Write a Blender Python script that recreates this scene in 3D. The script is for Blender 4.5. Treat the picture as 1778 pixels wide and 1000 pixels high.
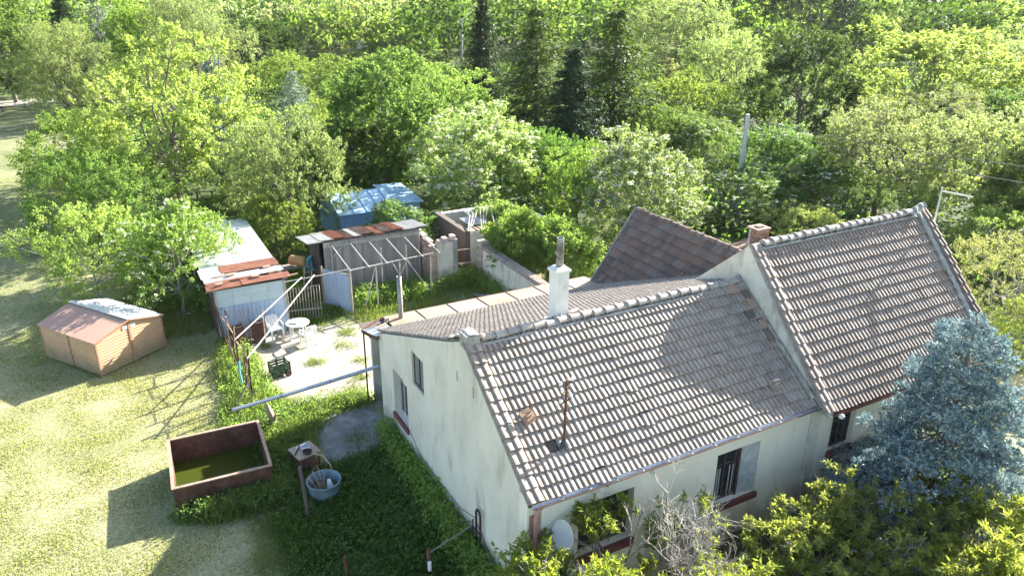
import bpy, math, random
import numpy as np
from mathutils import Vector, Matrix
R = math.radians
for o in list(bpy.data.objects): bpy.data.objects.remove(o, do_unlink=True)
scene = bpy.context.scene
col = scene.collection
random.seed(7)

# ------------------------------------------------------------------ camera
cam_d = bpy.data.cameras.new('camera'); cam = bpy.data.objects.new('camera', cam_d); col.objects.link(cam)
cam_d.sensor_width = 36; cam_d.lens = 26.594; cam_d.clip_end = 3000; cam_d.clip_start = 0.1
PITCH, ROLL = R(22.31), R(-0.48)
rgt = Vector((1, 0, 0)); dwn = Vector((0, -math.sin(PITCH), -math.cos(PITCH))); fwd = Vector((0, math.cos(PITCH), -math.sin(PITCH)))
r2 = math.cos(ROLL)*rgt + math.sin(ROLL)*dwn; d2 = -math.sin(ROLL)*rgt + math.cos(ROLL)*dwn
mw = Matrix.Identity(4)
for i in range(3): mw[i][0] = r2[i]; mw[i][1] = -d2[i]; mw[i][2] = -fwd[i]
mw[0][3], mw[1][3], mw[2][3] = 0, 0, 14.0
cam.matrix_world = mw
scene.camera = cam
# ------------------------------------------------------------------ light
SUN_AZ, SUN_EL = 45.0, 26.5            # azimuth counted from +x towards +y
world = bpy.data.worlds.new('World'); scene.world = world; world.use_nodes = True
wn = world.node_tree.nodes; wl = world.node_tree.links
sky = wn.new('ShaderNodeTexSky'); sky.sky_type = 'NISHITA'; sky.sun_disc = False
sky.sun_elevation = R(SUN_EL); sky.sun_rotation = R(90 - SUN_AZ); sky.dust_density = 1.5; sky.air_density = 1.0
bg = wn['Background']; bg.inputs['Strength'].default_value = 0.088
wl.new(sky.outputs['Color'], bg.inputs['Color'])
sun_d = bpy.data.lights.new('sun', 'SUN'); sun_d.energy = 5.0; sun_d.angle = R(0.53); sun_d.color = (1.0, 0.955, 0.88)
sun = bpy.data.objects.new('sun', sun_d); col.objects.link(sun)
sdir = Vector((math.cos(R(SUN_EL))*math.cos(R(SUN_AZ)), math.cos(R(SUN_EL))*math.sin(R(SUN_AZ)), math.sin(R(SUN_EL))))
sun.rotation_euler = sdir.to_track_quat('Z', 'Y').to_euler(); sun.location = (40, 60, 60)
vs = scene.view_settings; vs.view_transform = 'Standard'; vs.look = 'None'; vs.gamma = 1; vs.exposure = 2.28
scene.render.engine = 'CYCLES'

# ------------------------------------------------------------------ house frame
YAW = R(28.72); HX, HY = 0.38, 13.652
def HP(u, v, z=0): return (HX + u*math.cos(YAW) - v*math.sin(YAW), HY + u*math.sin(YAW) + v*math.cos(YAW), z)

# ------------------------------------------------------------------ materials
def new_mat(name):
    m = bpy.data.materials.new(name); m.use_nodes = True
    nt = m.node_tree; return m, nt.nodes, nt.links, nt.nodes['Principled BSDF']
def ramp(n, stops):
    r = n.new('ShaderNodeValToRGB'); e = r.color_ramp.elements
    while len(e) > 1: e.remove(e[-1])
    e[0].position = stops[0][0]; e[0].color = (*stops[0][1], 1)
    for p, c in stops[1:]:
        k = e.new(p); k.color = (*c, 1)
    return r
def rnd(n, l):
    g = n.new('ShaderNodeNewGeometry'); o = n.new('ShaderNodeObjectInfo')
    a = n.new('ShaderNodeMath'); a.operation = 'ADD'; l.new(g.outputs['Random Per Island'], a.inputs[0]); l.new(o.outputs['Random'], a.inputs[1])
    f = n.new('ShaderNodeMath'); f.operation = 'FRACT'; l.new(a.outputs[0], f.inputs[0]); return f.outputs[0]
def mat(name, stops, scale=3.0, rough=0.8, detail=6, bump=0.0, bscale=None, piece=0.0, metal=0.0, spec=0.3, stretch=None, dist=0.0, stain=None, splash=None):
    """noise-driven colour; piece = how far each island / object varies from its neighbours; stain = (colour, scale, threshold)"""
    m, n, l, b = new_mat(name)
    tc = n.new('ShaderNodeTexCoord'); mp = n.new('ShaderNodeMapping'); l.new(tc.outputs['Object'], mp.inputs['Vector'])
    if stretch: mp.inputs['Scale'].default_value = stretch
    nz = n.new('ShaderNodeTexNoise'); nz.inputs['Scale'].default_value = scale; nz.inputs['Detail'].default_value = detail; nz.inputs['Roughness'].default_value = 0.62; nz.inputs['Distortion'].default_value = dist
    l.new(mp.outputs['Vector'], nz.inputs['Vector'])
    fac = nz.outputs['Fac']
    mr = n.new('ShaderNodeMapRange'); mr.inputs['From Min'].default_value = 0.28; mr.inputs['From Max'].default_value = 0.72; l.new(fac, mr.inputs['Value']); fac = mr.outputs[0]
    if piece:
        rr = rnd(n, l); mx = n.new('ShaderNodeMix'); mx.inputs[0].default_value = piece; l.new(fac, mx.inputs[2]); l.new(rr, mx.inputs[3]); fac = mx.outputs[0]
    rp = ramp(n, stops); l.new(fac, rp.inputs['Fac']); out = rp.outputs['Color']
    if stain:
        s2 = n.new('ShaderNodeTexNoise'); s2.inputs['Scale'].default_value = stain[1]; s2.inputs['Detail'].default_value = 8; s2.inputs['Roughness'].default_value = 0.65
        mp2 = n.new('ShaderNodeMapping'); l.new(tc.outputs['Object'], mp2.inputs['Vector']); mp2.inputs['Location'].default_value = (3.1, 7.7, 1.3)
        if len(stain) > 3: mp2.inputs['Scale'].default_value = stain[3]
        l.new(mp2.outputs['Vector'], s2.inputs['Vector'])
        m2 = n.new('ShaderNodeMapRange'); m2.inputs['From Min'].default_value = stain[2]; m2.inputs['From Max'].default_value = stain[2] + 0.16; l.new(s2.outputs['Fac'], m2.inputs['Value'])
        mx2 = n.new('ShaderNodeMix'); mx2.data_type = 'RGBA'; l.new(m2.outputs[0], mx2.inputs[0]); l.new(out, mx2.inputs[6]); mx2.inputs[7].default_value = (*stain[0], 1); out = mx2.outputs[2]
    if splash:
        sx = n.new('ShaderNodeSeparateXYZ'); l.new(tc.outputs['Object'], sx.inputs[0]); s3 = n.new('ShaderNodeTexNoise'); s3.inputs['Scale'].default_value = 2.3; s3.inputs['Detail'].default_value = 9; s3.inputs['Roughness'].default_value = 0.7; l.new(tc.outputs['Object'], s3.inputs['Vector'])
        ad = n.new('ShaderNodeMath'); ad.operation = 'MULTIPLY_ADD'; l.new(s3.outputs['Fac'], ad.inputs[0]); ad.inputs[1].default_value = -1.5; l.new(sx.outputs['Z'], ad.inputs[2])
        m3 = n.new('ShaderNodeMapRange'); m3.inputs['From Min'].default_value = -0.55; m3.inputs['From Max'].default_value = 0.05; m3.inputs['To Min'].default_value = 0.8; m3.inputs['To Max'].default_value = 0.0; l.new(ad.outputs[0], m3.inputs['Value'])
        mx3 = n.new('ShaderNodeMix'); mx3.data_type = 'RGBA'; l.new(m3.outputs[0], mx3.inputs[0]); l.new(out, mx3.inputs[6]); mx3.inputs[7].default_value = (*splash, 1); out = mx3.outputs[2]
    l.new(out, b.inputs['Base Color'])
    b.inputs['Roughness'].default_value = rough; b.inputs['Metallic'].default_value = metal; b.inputs['Specular IOR Level'].default_value = spec
    if bump:
        bn = n.new('ShaderNodeTexNoise'); bn.inputs['Scale'].default_value = bscale or scale*8; bn.inputs['Detail'].default_value = 5; l.new(mp.outputs['Vector'], bn.inputs['Vector'])
        bp = n.new('ShaderNodeBump'); bp.inputs['Strength'].default_value = bump; bp.inputs['Distance'].default_value = 0.03; l.new(bn.outputs['Fac'], bp.inputs['Height']); l.new(bp.outputs['Normal'], b.inputs['Normal'])
    return m
def leaf_mat(name, c1, c2, trans=0.45, rough=0.62, tcol=None, spec=0.12, third=None):
    m, n, l, b = new_mat(name)
    rr = rnd(n, l); st = [(0.0, c1), (1.0, c2)]
    if third: st = [(0.0, c1), (0.8, c2), (0.93, third)]
    rp = ramp(n, st); l.new(rr, rp.inputs['Fac'])
    oi = n.new('ShaderNodeObjectInfo'); hs = n.new('ShaderNodeHueSaturation'); l.new(rp.outputs['Color'], hs.inputs['Color'])
    for k_, lo, hi, mul in (('Hue', 0.483, 0.508, 7.0), ('Value', 0.88, 1.28, 13.0), ('Saturation', 0.88, 1.05, 29.0)):
        mu = n.new('ShaderNodeMath'); mu.operation = 'MULTIPLY'; mu.inputs[1].default_value = mul; l.new(oi.outputs['Random'], mu.inputs[0])
        fr = n.new('ShaderNodeMath'); fr.operation = 'FRACT'; l.new(mu.outputs[0], fr.inputs[0])
        mr = n.new('ShaderNodeMapRange'); mr.inputs['To Min'].default_value = lo; mr.inputs['To Max'].default_value = hi; l.new(fr.outputs[0], mr.inputs['Value']); l.new(mr.outputs[0], hs.inputs[k_])
    rp = hs; l.new(hs.outputs['Color'], b.inputs['Base Color'])
    b.inputs['Roughness'].default_value = rough; b.inputs['Specular IOR Level'].default_value = spec
    t = n.new('ShaderNodeBsdfTranslucent'); mm = n.new('ShaderNodeMix'); mm.data_type = 'RGBA'; mm.blend_type = 'MULTIPLY'; mm.inputs[0].default_value = 1
    l.new(rp.outputs['Color'], mm.inputs[6]); mm.inputs[7].default_value = (*(tcol or (1.95, 1.95, 0.9)), 1); l.new(mm.outputs[2], t.inputs['Color'])
    s = n.new('ShaderNodeMixShader'); s.inputs[0].default_value = trans
    l.new(b.outputs[0], s.inputs[1]); l.new(t.outputs[0], s.inputs[2])
    l.new(s.outputs[0], n['Material Output'].inputs['Surface'])
    return m
M = {}
def brown(k): return tuple(x*k for x in (0.30, 0.235, 0.195))
M['tile'] = mat('roof_tile', [(0, (0.18, 0.145, 0.115)), (0.45, (0.285, 0.238, 0.195)), (0.88, (0.375, 0.325, 0.275)), (1, (0.33, 0.20, 0.14))], scale=4, rough=0.8, piece=0.3, bump=0.25, bscale=60, stain=((0.36, 0.34, 0.28), 7, 0.57))
M['tile_rear'] = mat('roof_tile_rear_dimmed', [(0, (0.13, 0.11, 0.09)), (0.45, (0.21, 0.18, 0.15)), (1, (0.29, 0.255, 0.21))], scale=4, rough=0.85, piece=0.3, bump=0.25, bscale=60, stain=((0.20, 0.19, 0.14), 7, 0.57))  # same tile, colour darkened to offset the strong sun on the rear slope
M['tile_b'] = mat('roof_tile_brown', [(0, (0.165, 0.128, 0.105)), (0.45, (0.26, 0.21, 0.175)), (0.88, (0.34, 0.29, 0.245)), (1, (0.30, 0.17, 0.12))], scale=4, rough=0.8, piece=0.3, bump=0.25, bscale=60, stain=((0.36, 0.33, 0.29), 7, 0.58))
M['tile_c'] = mat('roof_tile_red', [(0, (0.10, 0.085, 0.075)), (0.3, (0.155, 0.12, 0.10)), (0.55, (0.21, 0.135, 0.10)), (0.75, (0.19, 0.175, 0.155)), (0.9, (0.27, 0.15, 0.105)), (1, (0.27, 0.25, 0.22))], scale=3, rough=0.85, piece=0.7, bump=0.25, bscale=60, stain=((0.22, 0.21, 0.17), 8, 0.57))
M['ridge'] = mat('ridge_tile', [(0, (0.24, 0.205, 0.18)), (1, (0.42, 0.38, 0.33))], scale=6, rough=0.85, piece=0.4, bump=0.2, stain=((0.45, 0.43, 0.38), 9, 0.55))
M['cement'] = mat('cement_mortar', [(0, (0.20, 0.20, 0.18)), (1, (0.46, 0.44, 0.39))], scale=5, rough=0.95, bump=0.7, bscale=30, stain=((0.14, 0.145, 0.12), 6, 0.58))
M['plaster'] = mat('plaster', [(0, (0.58, 0.54, 0.44)), (0.5, (0.68, 0.64, 0.535)), (1, (0.73, 0.70, 0.60))], scale=0.8, rough=0.93, bump=0.25, bscale=45, stain=((0.46, 0.435, 0.355), 1.5, 0.55, (1.3, 1.3, 0.35)), splash=(0.24, 0.22, 0.17))
M['plaster_front'] = mat('plaster_cream', [(0, (0.68, 0.63, 0.51)), (1, (0.79, 0.75, 0.64))], scale=1.1, rough=0.93, bump=0.12, bscale=70, stain=((0.54, 0.50, 0.41), 1.5, 0.57, (1.3, 1.3, 0.35)), splash=(0.24, 0.21, 0.16))
M['plaster_old'] = mat('plaster_weathered', [(0, (0.50, 0.47, 0.39)), (1, (0.68, 0.65, 0.56))], scale=1.5, rough=0.95, bump=0.3, bscale=40, stain=((0.30, 0.27, 0.22), 1.7, 0.53, (1, 1, 0.5)), splash=(0.19, 0.18, 0.13))
M['white_plaster'] = mat('white_render', [(0, (0.60, 0.60, 0.57)), (1, (0.74, 0.74, 0.71))], scale=2, rough=0.9, bump=0.2, stain=((0.44, 0.44, 0.41), 3, 0.6, (1, 1, 0.3)))
M['brick'] = mat('brick', [(0, (0.17, 0.085, 0.06)), (0.6, (0.25, 0.13, 0.095)), (1, (0.32, 0.22, 0.17))], scale=5, rough=0.9, piece=0.7, bump=0.3)
M['brick_old'] = mat('old_brick', [(0, (0.34, 0.21, 0.16)), (0.5, (0.45, 0.33, 0.27)), (1, (0.56, 0.49, 0.42))], scale=5, rough=0.92, piece=0.8, bump=0.3)
M['rust'] = mat('rusty_steel', [(0, (0.055, 0.028, 0.02)), (0.5, (0.115, 0.055, 0.036)), (1, (0.19, 0.10, 0.065))], scale=2.5, rough=0.85, bump=0.3, bscale=40, stain=((0.16, 0.12, 0.09), 3, 0.60))
M['rust_rim'] = mat('rusty_rim', [(0, (0.24, 0.14, 0.095)), (1, (0.44, 0.31, 0.23))], scale=8, rough=0.75)
M['rust_sheet'] = mat('rusty_beige_sheet', [(0, (0.20, 0.135, 0.09)), (0.5, (0.28, 0.215, 0.155)), (1, (0.34, 0.285, 0.22))], scale=0.9, rough=0.7, bump=0.1, piece=0.35, stain=((0.22, 0.12, 0.07), 1.6, 0.56))
M['rust_roof'] = mat('rusty_corrugated', [(0, (0.16, 0.065, 0.04)), (0.5, (0.27, 0.115, 0.07)), (1, (0.36, 0.20, 0.13))], scale=1.8, rough=0.75, piece=0.3)
M['rust_dark'] = mat('dark_rusty_corrugated', [(0, (0.07, 0.04, 0.03)), (0.6, (0.14, 0.075, 0.055)), (1, (0.30, 0.25, 0.22))], scale=1.8, rough=0.75, piece=0.3, stretch=(3,0.6,1))
M['zinc'] = mat('zinc_sheet', [(0, (0.46, 0.49, 0.52)), (1, (0.62, 0.65, 0.68))], scale=1.0, rough=0.42, metal=0.5, spec=0.5, stain=((0.40, 0.36, 0.33), 1.8, 0.60))
M['zinc_old'] = mat('weathered_corrugated', [(0, (0.40, 0.39, 0.38)), (1, (0.62, 0.60, 0.57))], scale=1.5, rough=0.55, metal=0.3, piece=0.4, stain=((0.34, 0.20, 0.14), 2.2, 0.56))
M['zinc_gutter'] = mat('zinc_gutter', [(0, (0.42, 0.44, 0.46)), (1, (0.60, 0.62, 0.64))], scale=3, rough=0.4, metal=0.6)
M['blue_metal'] = mat('blue_grey_corrugated', [(0, (0.27, 0.36, 0.50)), (0.6, (0.36, 0.46, 0.60)), (1, (0.50, 0.56, 0.64))], scale=1.3, rough=0.6, piece=0.15, stain=((0.38, 0.34, 0.42), 1.6, 0.58, (1, 1, 0.3)))
M['blue_block'] = mat('blue_grey_block', [(0, (0.38, 0.47, 0.52)), (1, (0.52, 0.60, 0.62))], scale=1.5, rough=0.85, piece=0.5)
M['blue_paint'] = mat('blue_painted_sheet', [(0, (0.15, 0.28, 0.46)), (1, (0.24, 0.40, 0.58))], scale=1.5, rough=0.5, piece=0.2, stain=((0.34, 0.44, 0.56), 1.5, 0.57))
M['blue_roof'] = mat('pale_blue_roof_sheet', [(0, (0.26, 0.42, 0.60)), (1, (0.44, 0.58, 0.70))], scale=1.5, rough=0.5, piece=0.25, stain=((0.20, 0.36, 0.56), 1.2, 0.58))
M['shed_wall'] = mat('brown_shed_panel', [(0, (0.45, 0.28, 0.16)), (1, (0.54, 0.34, 0.195))], scale=1.2, rough=0.5, spec=0.5, stain=((0.40, 0.27, 0.16), 2.0, 0.58, (1, 1, 0.3)), splash=(0.20, 0.17, 0.09))
M['shed_roof'] = mat('brown_shed_roof', [(0, (0.36, 0.22, 0.16)), (1, (0.42, 0.27, 0.20))], scale=0.8, rough=0.38, spec=0.6)
M['shed_trim'] = mat('brown_trim', [(0, (0.32, 0.17, 0.11)), (1, (0.38, 0.21, 0.14))], scale=2, rough=0.5)
M['wood_grey'] = mat('grey_wood', [(0, (0.17, 0.155, 0.14)), (1, (0.36, 0.33, 0.30))], scale=3, rough=0.9, piece=0.5, stretch=(6, 6, 0.6))
M['wood_dark'] = mat('dark_wood', [(0, (0.06, 0.05, 0.045)), (1, (0.16, 0.13, 0.115))], scale=3, rough=0.9, piece=0.5, stretch=(6, 6, 0.6))
M['wood'] = mat('weathered_wood', [(0, (0.26, 0.19, 0.13)), (1, (0.44, 0.35, 0.26))], scale=4, rough=0.85, piece=0.4, stretch=(5, 5, 0.8))
M['frame_paint'] = mat('pale_steel_frame', [(0, (0.28, 0.25, 0.22)), (1, (0.48, 0.45, 0.41))], scale=5, rough=0.55, stain=((0.34, 0.22, 0.16), 7, 0.6))
M['white_plastic'] = mat('white_plastic', [(0, (0.74, 0.74, 0.72)), (1, (0.82, 0.82, 0.80))], scale=3, rough=0.4, spec=0.5)
M['black_iron'] = mat('black_iron', [(0, (0.02, 0.018, 0.018)), (1, (0.07, 0.05, 0.04))], scale=6, rough=0.6)
M['dark_red'] = mat('dark_red_paint', [(0, (0.13, 0.045, 0.04)), (1, (0.22, 0.085, 0.07))], scale=4, rough=0.6)
M['pink_paint'] = mat('faded_red_paint', [(0, (0.34, 0.17, 0.14)), (1, (0.50, 0.31, 0.27))], scale=5, rough=0.8)
M['window_wood'] = mat('grey_white_window_wood', [(0, (0.34, 0.30, 0.27)), (1, (0.58, 0.56, 0.53))], scale=8, rough=0.7)
M['window_dark'] = mat('dark_window_wood', [(0, (0.05, 0.04, 0.035)), (1, (0.12, 0.09, 0.08))], scale=8, rough=0.6)
M['board'] = mat('grey_board', [(0, (0.30, 0.32, 0.32)), (1, (0.55, 0.56, 0.54))], scale=3, rough=0.9, bump=0.4, dist=1.5)
M['concrete'] = mat('yard_concrete', [(0, (0.24, 0.215, 0.165)), (0.5, (0.35, 0.32, 0.26)), (1, (0.43, 0.40, 0.34))], scale=1.3, rough=0.95, bump=0.4, bscale=25, stain=((0.17, 0.16, 0.09), 1.1, 0.54))
M['slab'] = mat('slab_concrete', [(0, (0.13, 0.13, 0.12)), (0.5, (0.20, 0.20, 0.185)), (1, (0.36, 0.355, 0.33))], scale=1.6, rough=0.95, bump=0.4, bscale=25, stain=((0.12, 0.13, 0.10), 1.2, 0.55))
M['soil'] = mat('dark_soil', [(0, (0.05, 0.045, 0.03)), (1, (0.13, 0.11, 0.075))], scale=3, rough=1.0, bump=0.5)
M['wood_floor'] = mat('woodland_floor', [(0, (0.025, 0.035, 0.012)), (0.5, (0.05, 0.075, 0.02)), (1, (0.09, 0.11, 0.035))], scale=0.8, rough=1.0, bump=0.6)
M['pole_concrete'] = mat('concrete_pole', [(0, (0.42, 0.42, 0.41)), (1, (0.58, 0.58, 0.56))], scale=4, rough=0.9)
M['wire'] = mat('dark_wire', [(0, (0.04, 0.04, 0.04)), (1, (0.09, 0.09, 0.09))], scale=4, rough=0.6)
M['terracotta'] = mat('terracotta', [(0, (0.30, 0.18, 0.12)), (1, (0.42, 0.29, 0.21))], scale=6, rough=0.85)
M['bark'] = mat('bark', [(0, (0.11, 0.09, 0.07)), (1, (0.26, 0.225, 0.185))], scale=4, rough=0.95, bump=0.6, stretch=(4, 4, 1))
M['bark_pale'] = mat('pale_bark', [(0, (0.24, 0.22, 0.19)), (1, (0.44, 0.41, 0.36))], scale=4, rough=0.95, bump=0.4, stretch=(4, 4, 1))
M['twig'] = mat('dry_grey_twigs', [(0, (0.26, 0.235, 0.205)), (1, (0.44, 0.41, 0.37))], scale=6, rough=0.9)
M['tub'] = mat('blue_enamel', [(0, (0.10, 0.155, 0.20)), (0.6, (0.16, 0.225, 0.265)), (1, (0.27, 0.30, 0.31))], scale=3, rough=0.5, stain=((0.28, 0.22, 0.17), 4, 0.6))
M['crate'] = mat('green_plastic', [(0, (0.02, 0.045, 0.022)), (1, (0.035, 0.075, 0.035))], scale=5, rough=0.5)
M['asphalt'] = mat('pale_track', [(0, (0.34, 0.31, 0.27)), (1, (0.46, 0.43, 0.38))], scale=2, rough=0.95)
M['orange'] = mat('orange_plastic', [(0, (0.55, 0.30, 0.10)), (1, (0.62, 0.38, 0.16))], scale=3, rough=0.5)
M['cyan'] = mat('cyan_plastic', [(0, (0.12, 0.42, 0.55)), (1, (0.18, 0.50, 0.62))], scale=3, rough=0.45)
M['dish'] = mat('white_dish', [(0, (0.70, 0.70, 0.69)), (1, (0.78, 0.78, 0.77))], scale=3, rough=0.45)
# murky water
m, n, l, b = new_mat('murky_water'); b.inputs['Base Color'].default_value = (0.042, 0.056, 0.008, 1); b.inputs['Roughness'].default_value = 0.06; b.inputs['Specular IOR Level'].default_value = 0.5
nz = n.new('ShaderNodeTexNoise'); nz.inputs['Scale'].default_value = 9; bp = n.new('ShaderNodeBump'); bp.inputs['Strength'].default_value = 0.03; l.new(nz.outputs['Fac'], bp.inputs['Height']); l.new(bp.outputs['Normal'], b.inputs['Normal']); M['water'] = m
# window glass: dark dusty pane
m, n, l, b = new_mat('window_glass'); b.inputs['Base Color'].default_value = (0.03, 0.035, 0.04, 1); b.inputs['Roughness'].default_value = 0.08; b.inputs['Specular IOR Level'].default_value = 0.6; M['glass'] = m
# grass ground
def ground_mat():
    m, n, l, b = new_mat('grass_ground')
    tc = n.new('ShaderNodeTexCoord')
    def noise(s, d, r=0.6, off=0):
        mp = n.new('ShaderNodeMapping'); mp.inputs['Location'].default_value = (off, off*1.7, 0); l.new(tc.outputs['Object'], mp.inputs['Vector'])
        k = n.new('ShaderNodeTexNoise'); k.inputs['Scale'].default_value = s; k.inputs['Detail'].default_value = d; k.inputs['Roughness'].default_value = r; l.new(mp.outputs['Vector'], k.inputs['Vector']); return k.outputs['Fac']
    a = noise(0.28, 5, 0.6); c = noise(7.0, 8, 0.8, 11)
    mx0 = n.new('ShaderNodeMix'); mx0.inputs[0].default_value = 0.60; l.new(a, mx0.inputs[2]); l.new(c, mx0.inputs[3])
    sx = n.new('ShaderNodeSeparateXYZ'); l.new(tc.outputs['Object'], sx.inputs[0]); my = n.new('ShaderNodeMapRange'); my.inputs['From Min'].default_value = 26; my.inputs['From Max'].default_value = 40; my.inputs['To Max'].default_value = -0.085; l.new(sx.outputs['Y'], my.inputs['Value'])
    mx = n.new('ShaderNodeMath'); mx.operation = 'ADD'; l.new(mx0.outputs[0], mx.inputs[0]); l.new(my.outputs[0], mx.inputs[1])
    rp = ramp(n, [(0.36, (0.14, 0.165, 0.07)), (0.46, (0.27, 0.27, 0.14)), (0.55, (0.40, 0.37, 0.235)), (0.66, (0.48, 0.44, 0.31))])
    l.new(mx.outputs[0], rp.inputs['Fac']); l.new(rp.outputs['Color'], b.inputs['Base Color'])
    b.inputs['Roughness'].default_value = 0.95; b.inputs['Specular IOR Level'].default_value = 0.1
    bp = n.new('ShaderNodeBump'); bp.inputs['Strength'].default_value = 0.8; bp.inputs['Distance'].default_value = 0.06; f = noise(22, 5, 0.7, 5); l.new(f, bp.inputs['Height']); l.new(bp.outputs['Normal'], b.inputs['Normal'])
    return m
M['ground'] = ground_mat()
TC = (1.5, 1.45, 0.55)
M['lf_bright'] = leaf_mat('leaf_bright', (0.11, 0.185, 0.045), (0.20, 0.285, 0.09), 0.50)
M['lf_green'] = leaf_mat('leaf_green', (0.07, 0.14, 0.04), (0.15, 0.23, 0.075), 0.48)
M['lf_deep'] = leaf_mat('leaf_deep_green', (0.035, 0.075, 0.018), (0.075, 0.125, 0.03), 0.35)
M['lf_pale'] = leaf_mat('leaf_pale', (0.17, 0.225, 0.09), (0.30, 0.345, 0.165), 0.48, tcol=(1.6, 1.7, 0.95))
M['lf_yellow'] = leaf_mat('leaf_yellow_green', (0.15, 0.225, 0.055), (0.25, 0.32, 0.11), 0.50)
M['lf_olive'] = leaf_mat('leaf_olive', (0.16, 0.19, 0.08), (0.26, 0.28, 0.14), 0.45)
M['lf_spruce'] = leaf_mat('needles_dark', (0.018, 0.045, 0.016), (0.05, 0.088, 0.03), 0.15, rough=0.55)
M['lf_spruce2'] = leaf_mat('needles_green', (0.04, 0.085, 0.02), (0.10, 0.15, 0.035), 0.25, rough=0.6)
M['lf_pine'] = leaf_mat('needles_pine', (0.022, 0.045, 0.022), (0.06, 0.085, 0.04), 0.15, rough=0.55)
M['lf_blue'] = leaf_mat('needles_blue', (0.095, 0.145, 0.15), (0.32, 0.40, 0.395), 0.18, rough=0.6, tcol=(1.0, 1.1, 1.1))
M['lf_silver'] = leaf_mat('needles_silver', (0.17, 0.22, 0.17), (0.27, 0.32, 0.24), 0.15, rough=0.6, tcol=(1.1, 1.2, 1.0))
M['lf_peach'] = leaf_mat('leaf_peach', (0.14, 0.205, 0.03), (0.25, 0.30, 0.05), 0.48, third=(0.34, 0.34, 0.06))
M['lf_peach2'] = leaf_mat('leaf_lilac', (0.14, 0.20, 0.045), (0.28, 0.33, 0.085), 0.50)
M['blossom'] = leaf_mat('blossom', (0.66, 0.64, 0.50), (0.76, 0.75, 0.64), 0.3, tcol=(1, 1, 1))
M['grass'] = leaf_mat('grass_blades', (0.095, 0.14, 0.04), (0.20, 0.24, 0.08), 0.40)
M['grass_dry'] = leaf_mat('grass_blades_dry', (0.25, 0.265, 0.125), (0.48, 0.44, 0.29), 0.4)
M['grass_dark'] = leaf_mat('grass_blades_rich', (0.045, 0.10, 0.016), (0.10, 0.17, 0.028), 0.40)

# ------------------------------------------------------------------ mesh builder
class MB:
    def __init__(s): s.v = []; s.f = []
    def add(s, vs, fs):
        o = len(s.v); s.v += [tuple(p) for p in vs]; s.f += [tuple(i+o for i in f) for f in fs]; return s
    def box(s, x0, x1, y0, y1, z0, z1):
        return s.add([(x0,y0,z0),(x1,y0,z0),(x1,y1,z0),(x0,y1,z0),(x0,y0,z1),(x1,y0,z1),(x1,y1,z1),(x0,y1,z1)],
                     [(0,3,2,1),(4,5,6,7),(0,1,5,4),(1,2,6,5),(2,3,7,6),(3,0,4,7)])
    def hexa(s, b, t): return s.add(list(b)+list(t), [(0,3,2,1),(4,5,6,7),(0,1,5,4),(1,2,6,5),(2,3,7,6),(3,0,4,7)])
    def slabp(s, quad, th):      # quad of points thickened along its normal
        q = [Vector(p) for p in quad]; nrm = (q[1]-q[0]).cross(q[3]-q[0]).normalized()*th
        return s.hexa([p-nrm for p in q], q)
    def bar(s, p, q, w, h=None, up=(0,0,1)):
        h = h or w; p = Vector(p); q = Vector(q); d = (q-p).normalized(); u = Vector(up)
        if abs(d.dot(u)) > 0.98: u = Vector((1,0,0))
        x = d.cross(u).normalized()*w/2; y = x.cross(d).normalized()*h/2
        return s.hexa([p-x-y, p+x-y, q+x-y, q-x-y], [p-x+y, p+x+y, q+x+y, q-x+y])
    def tube(s, pts, r, n=8, cap=True):
        pts = [Vector(p) for p in pts]; rs = r if isinstance(r, (list, tuple)) else [r]*len(pts)
        vs, fs = [], []; ref = None
        for i, p in enumerate(pts):
            d = (pts[min(i+1, len(pts)-1)] - pts[max(i-1, 0)]).normalized()
            if ref is None: ref = Vector((1,0,0)) if abs(d.x) < 0.9 else Vector((0,1,0))
            x = (ref - d*ref.dot(d)).normalized(); ref = x; y = d.cross(x)
            for k in range(n):
                a = 2*math.pi*k/n; vs.append(p + (x*math.cos(a) + y*math.sin(a))*rs[i])
        for i in range(len(pts)-1):
            for k in range(n): fs.append((i*n+k, i*n+(k+1)%n, (i+1)*n+(k+1)%n, (i+1)*n+k))
        if cap: fs += [tuple(range(n-1,-1,-1)), tuple(range((len(pts)-1)*n, len(pts)*n))]
        return s.add(vs, fs)
    def lathe(s, prof, c=(0,0,0), n=20):
        vs, fs = [], []
        for r, z in prof:
            for k in range(n):
                a = 2*math.pi*k/n; vs.append((c[0]+r*math.cos(a), c[1]+r*math.sin(a), c[2]+z))
        for i in range(len(prof)-1):
            for k in range(n): fs.append((i*n+k, i*n+(k+1)%n, (i+1)*n+(k+1)%n, (i+1)*n+k))
        return s.add(vs, fs)
    def corr(s, p0, eu, ev, waves, amp, th=0.0, per=6):   # corrugated sheet: eu across the waves, ev along them
        p0 = Vector(p0); eu = Vector(eu); ev = Vector(ev); nrm = eu.cross(ev).normalized(); N = waves*per
        vs = []
        for j in (0, 1):
            for i in range(N+1):
                vs.append(p0 + eu*(i/N) + ev*j + nrm*(amp*math.sin(2*math.pi*i/per)))
        return s.add(vs, [(i, i+1, N+2+i, N+1+i) for i in range(N)])
    def mesh(s, name):
        me = bpy.data.meshes.new(name); me.from_pydata(s.v, [], s.f); me.update(); return me
    def build(s, name, m, parent=None, smooth=False):
        me = s.mesh(name); me.materials.append(m)
        if smooth: me.polygons.foreach_set('use_smooth', [True]*len(me.polygons))
        o = bpy.data.objects.new(name, me); col.objects.link(o)
        if parent: o.parent = parent
        return o
def tag(o, label=None, cat=None, group=None, kind=None):
    if label: o['label'] = label
    if cat: o['category'] = cat
    if group: o['group'] = group
    if kind: o['kind'] = kind
    return o
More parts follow.
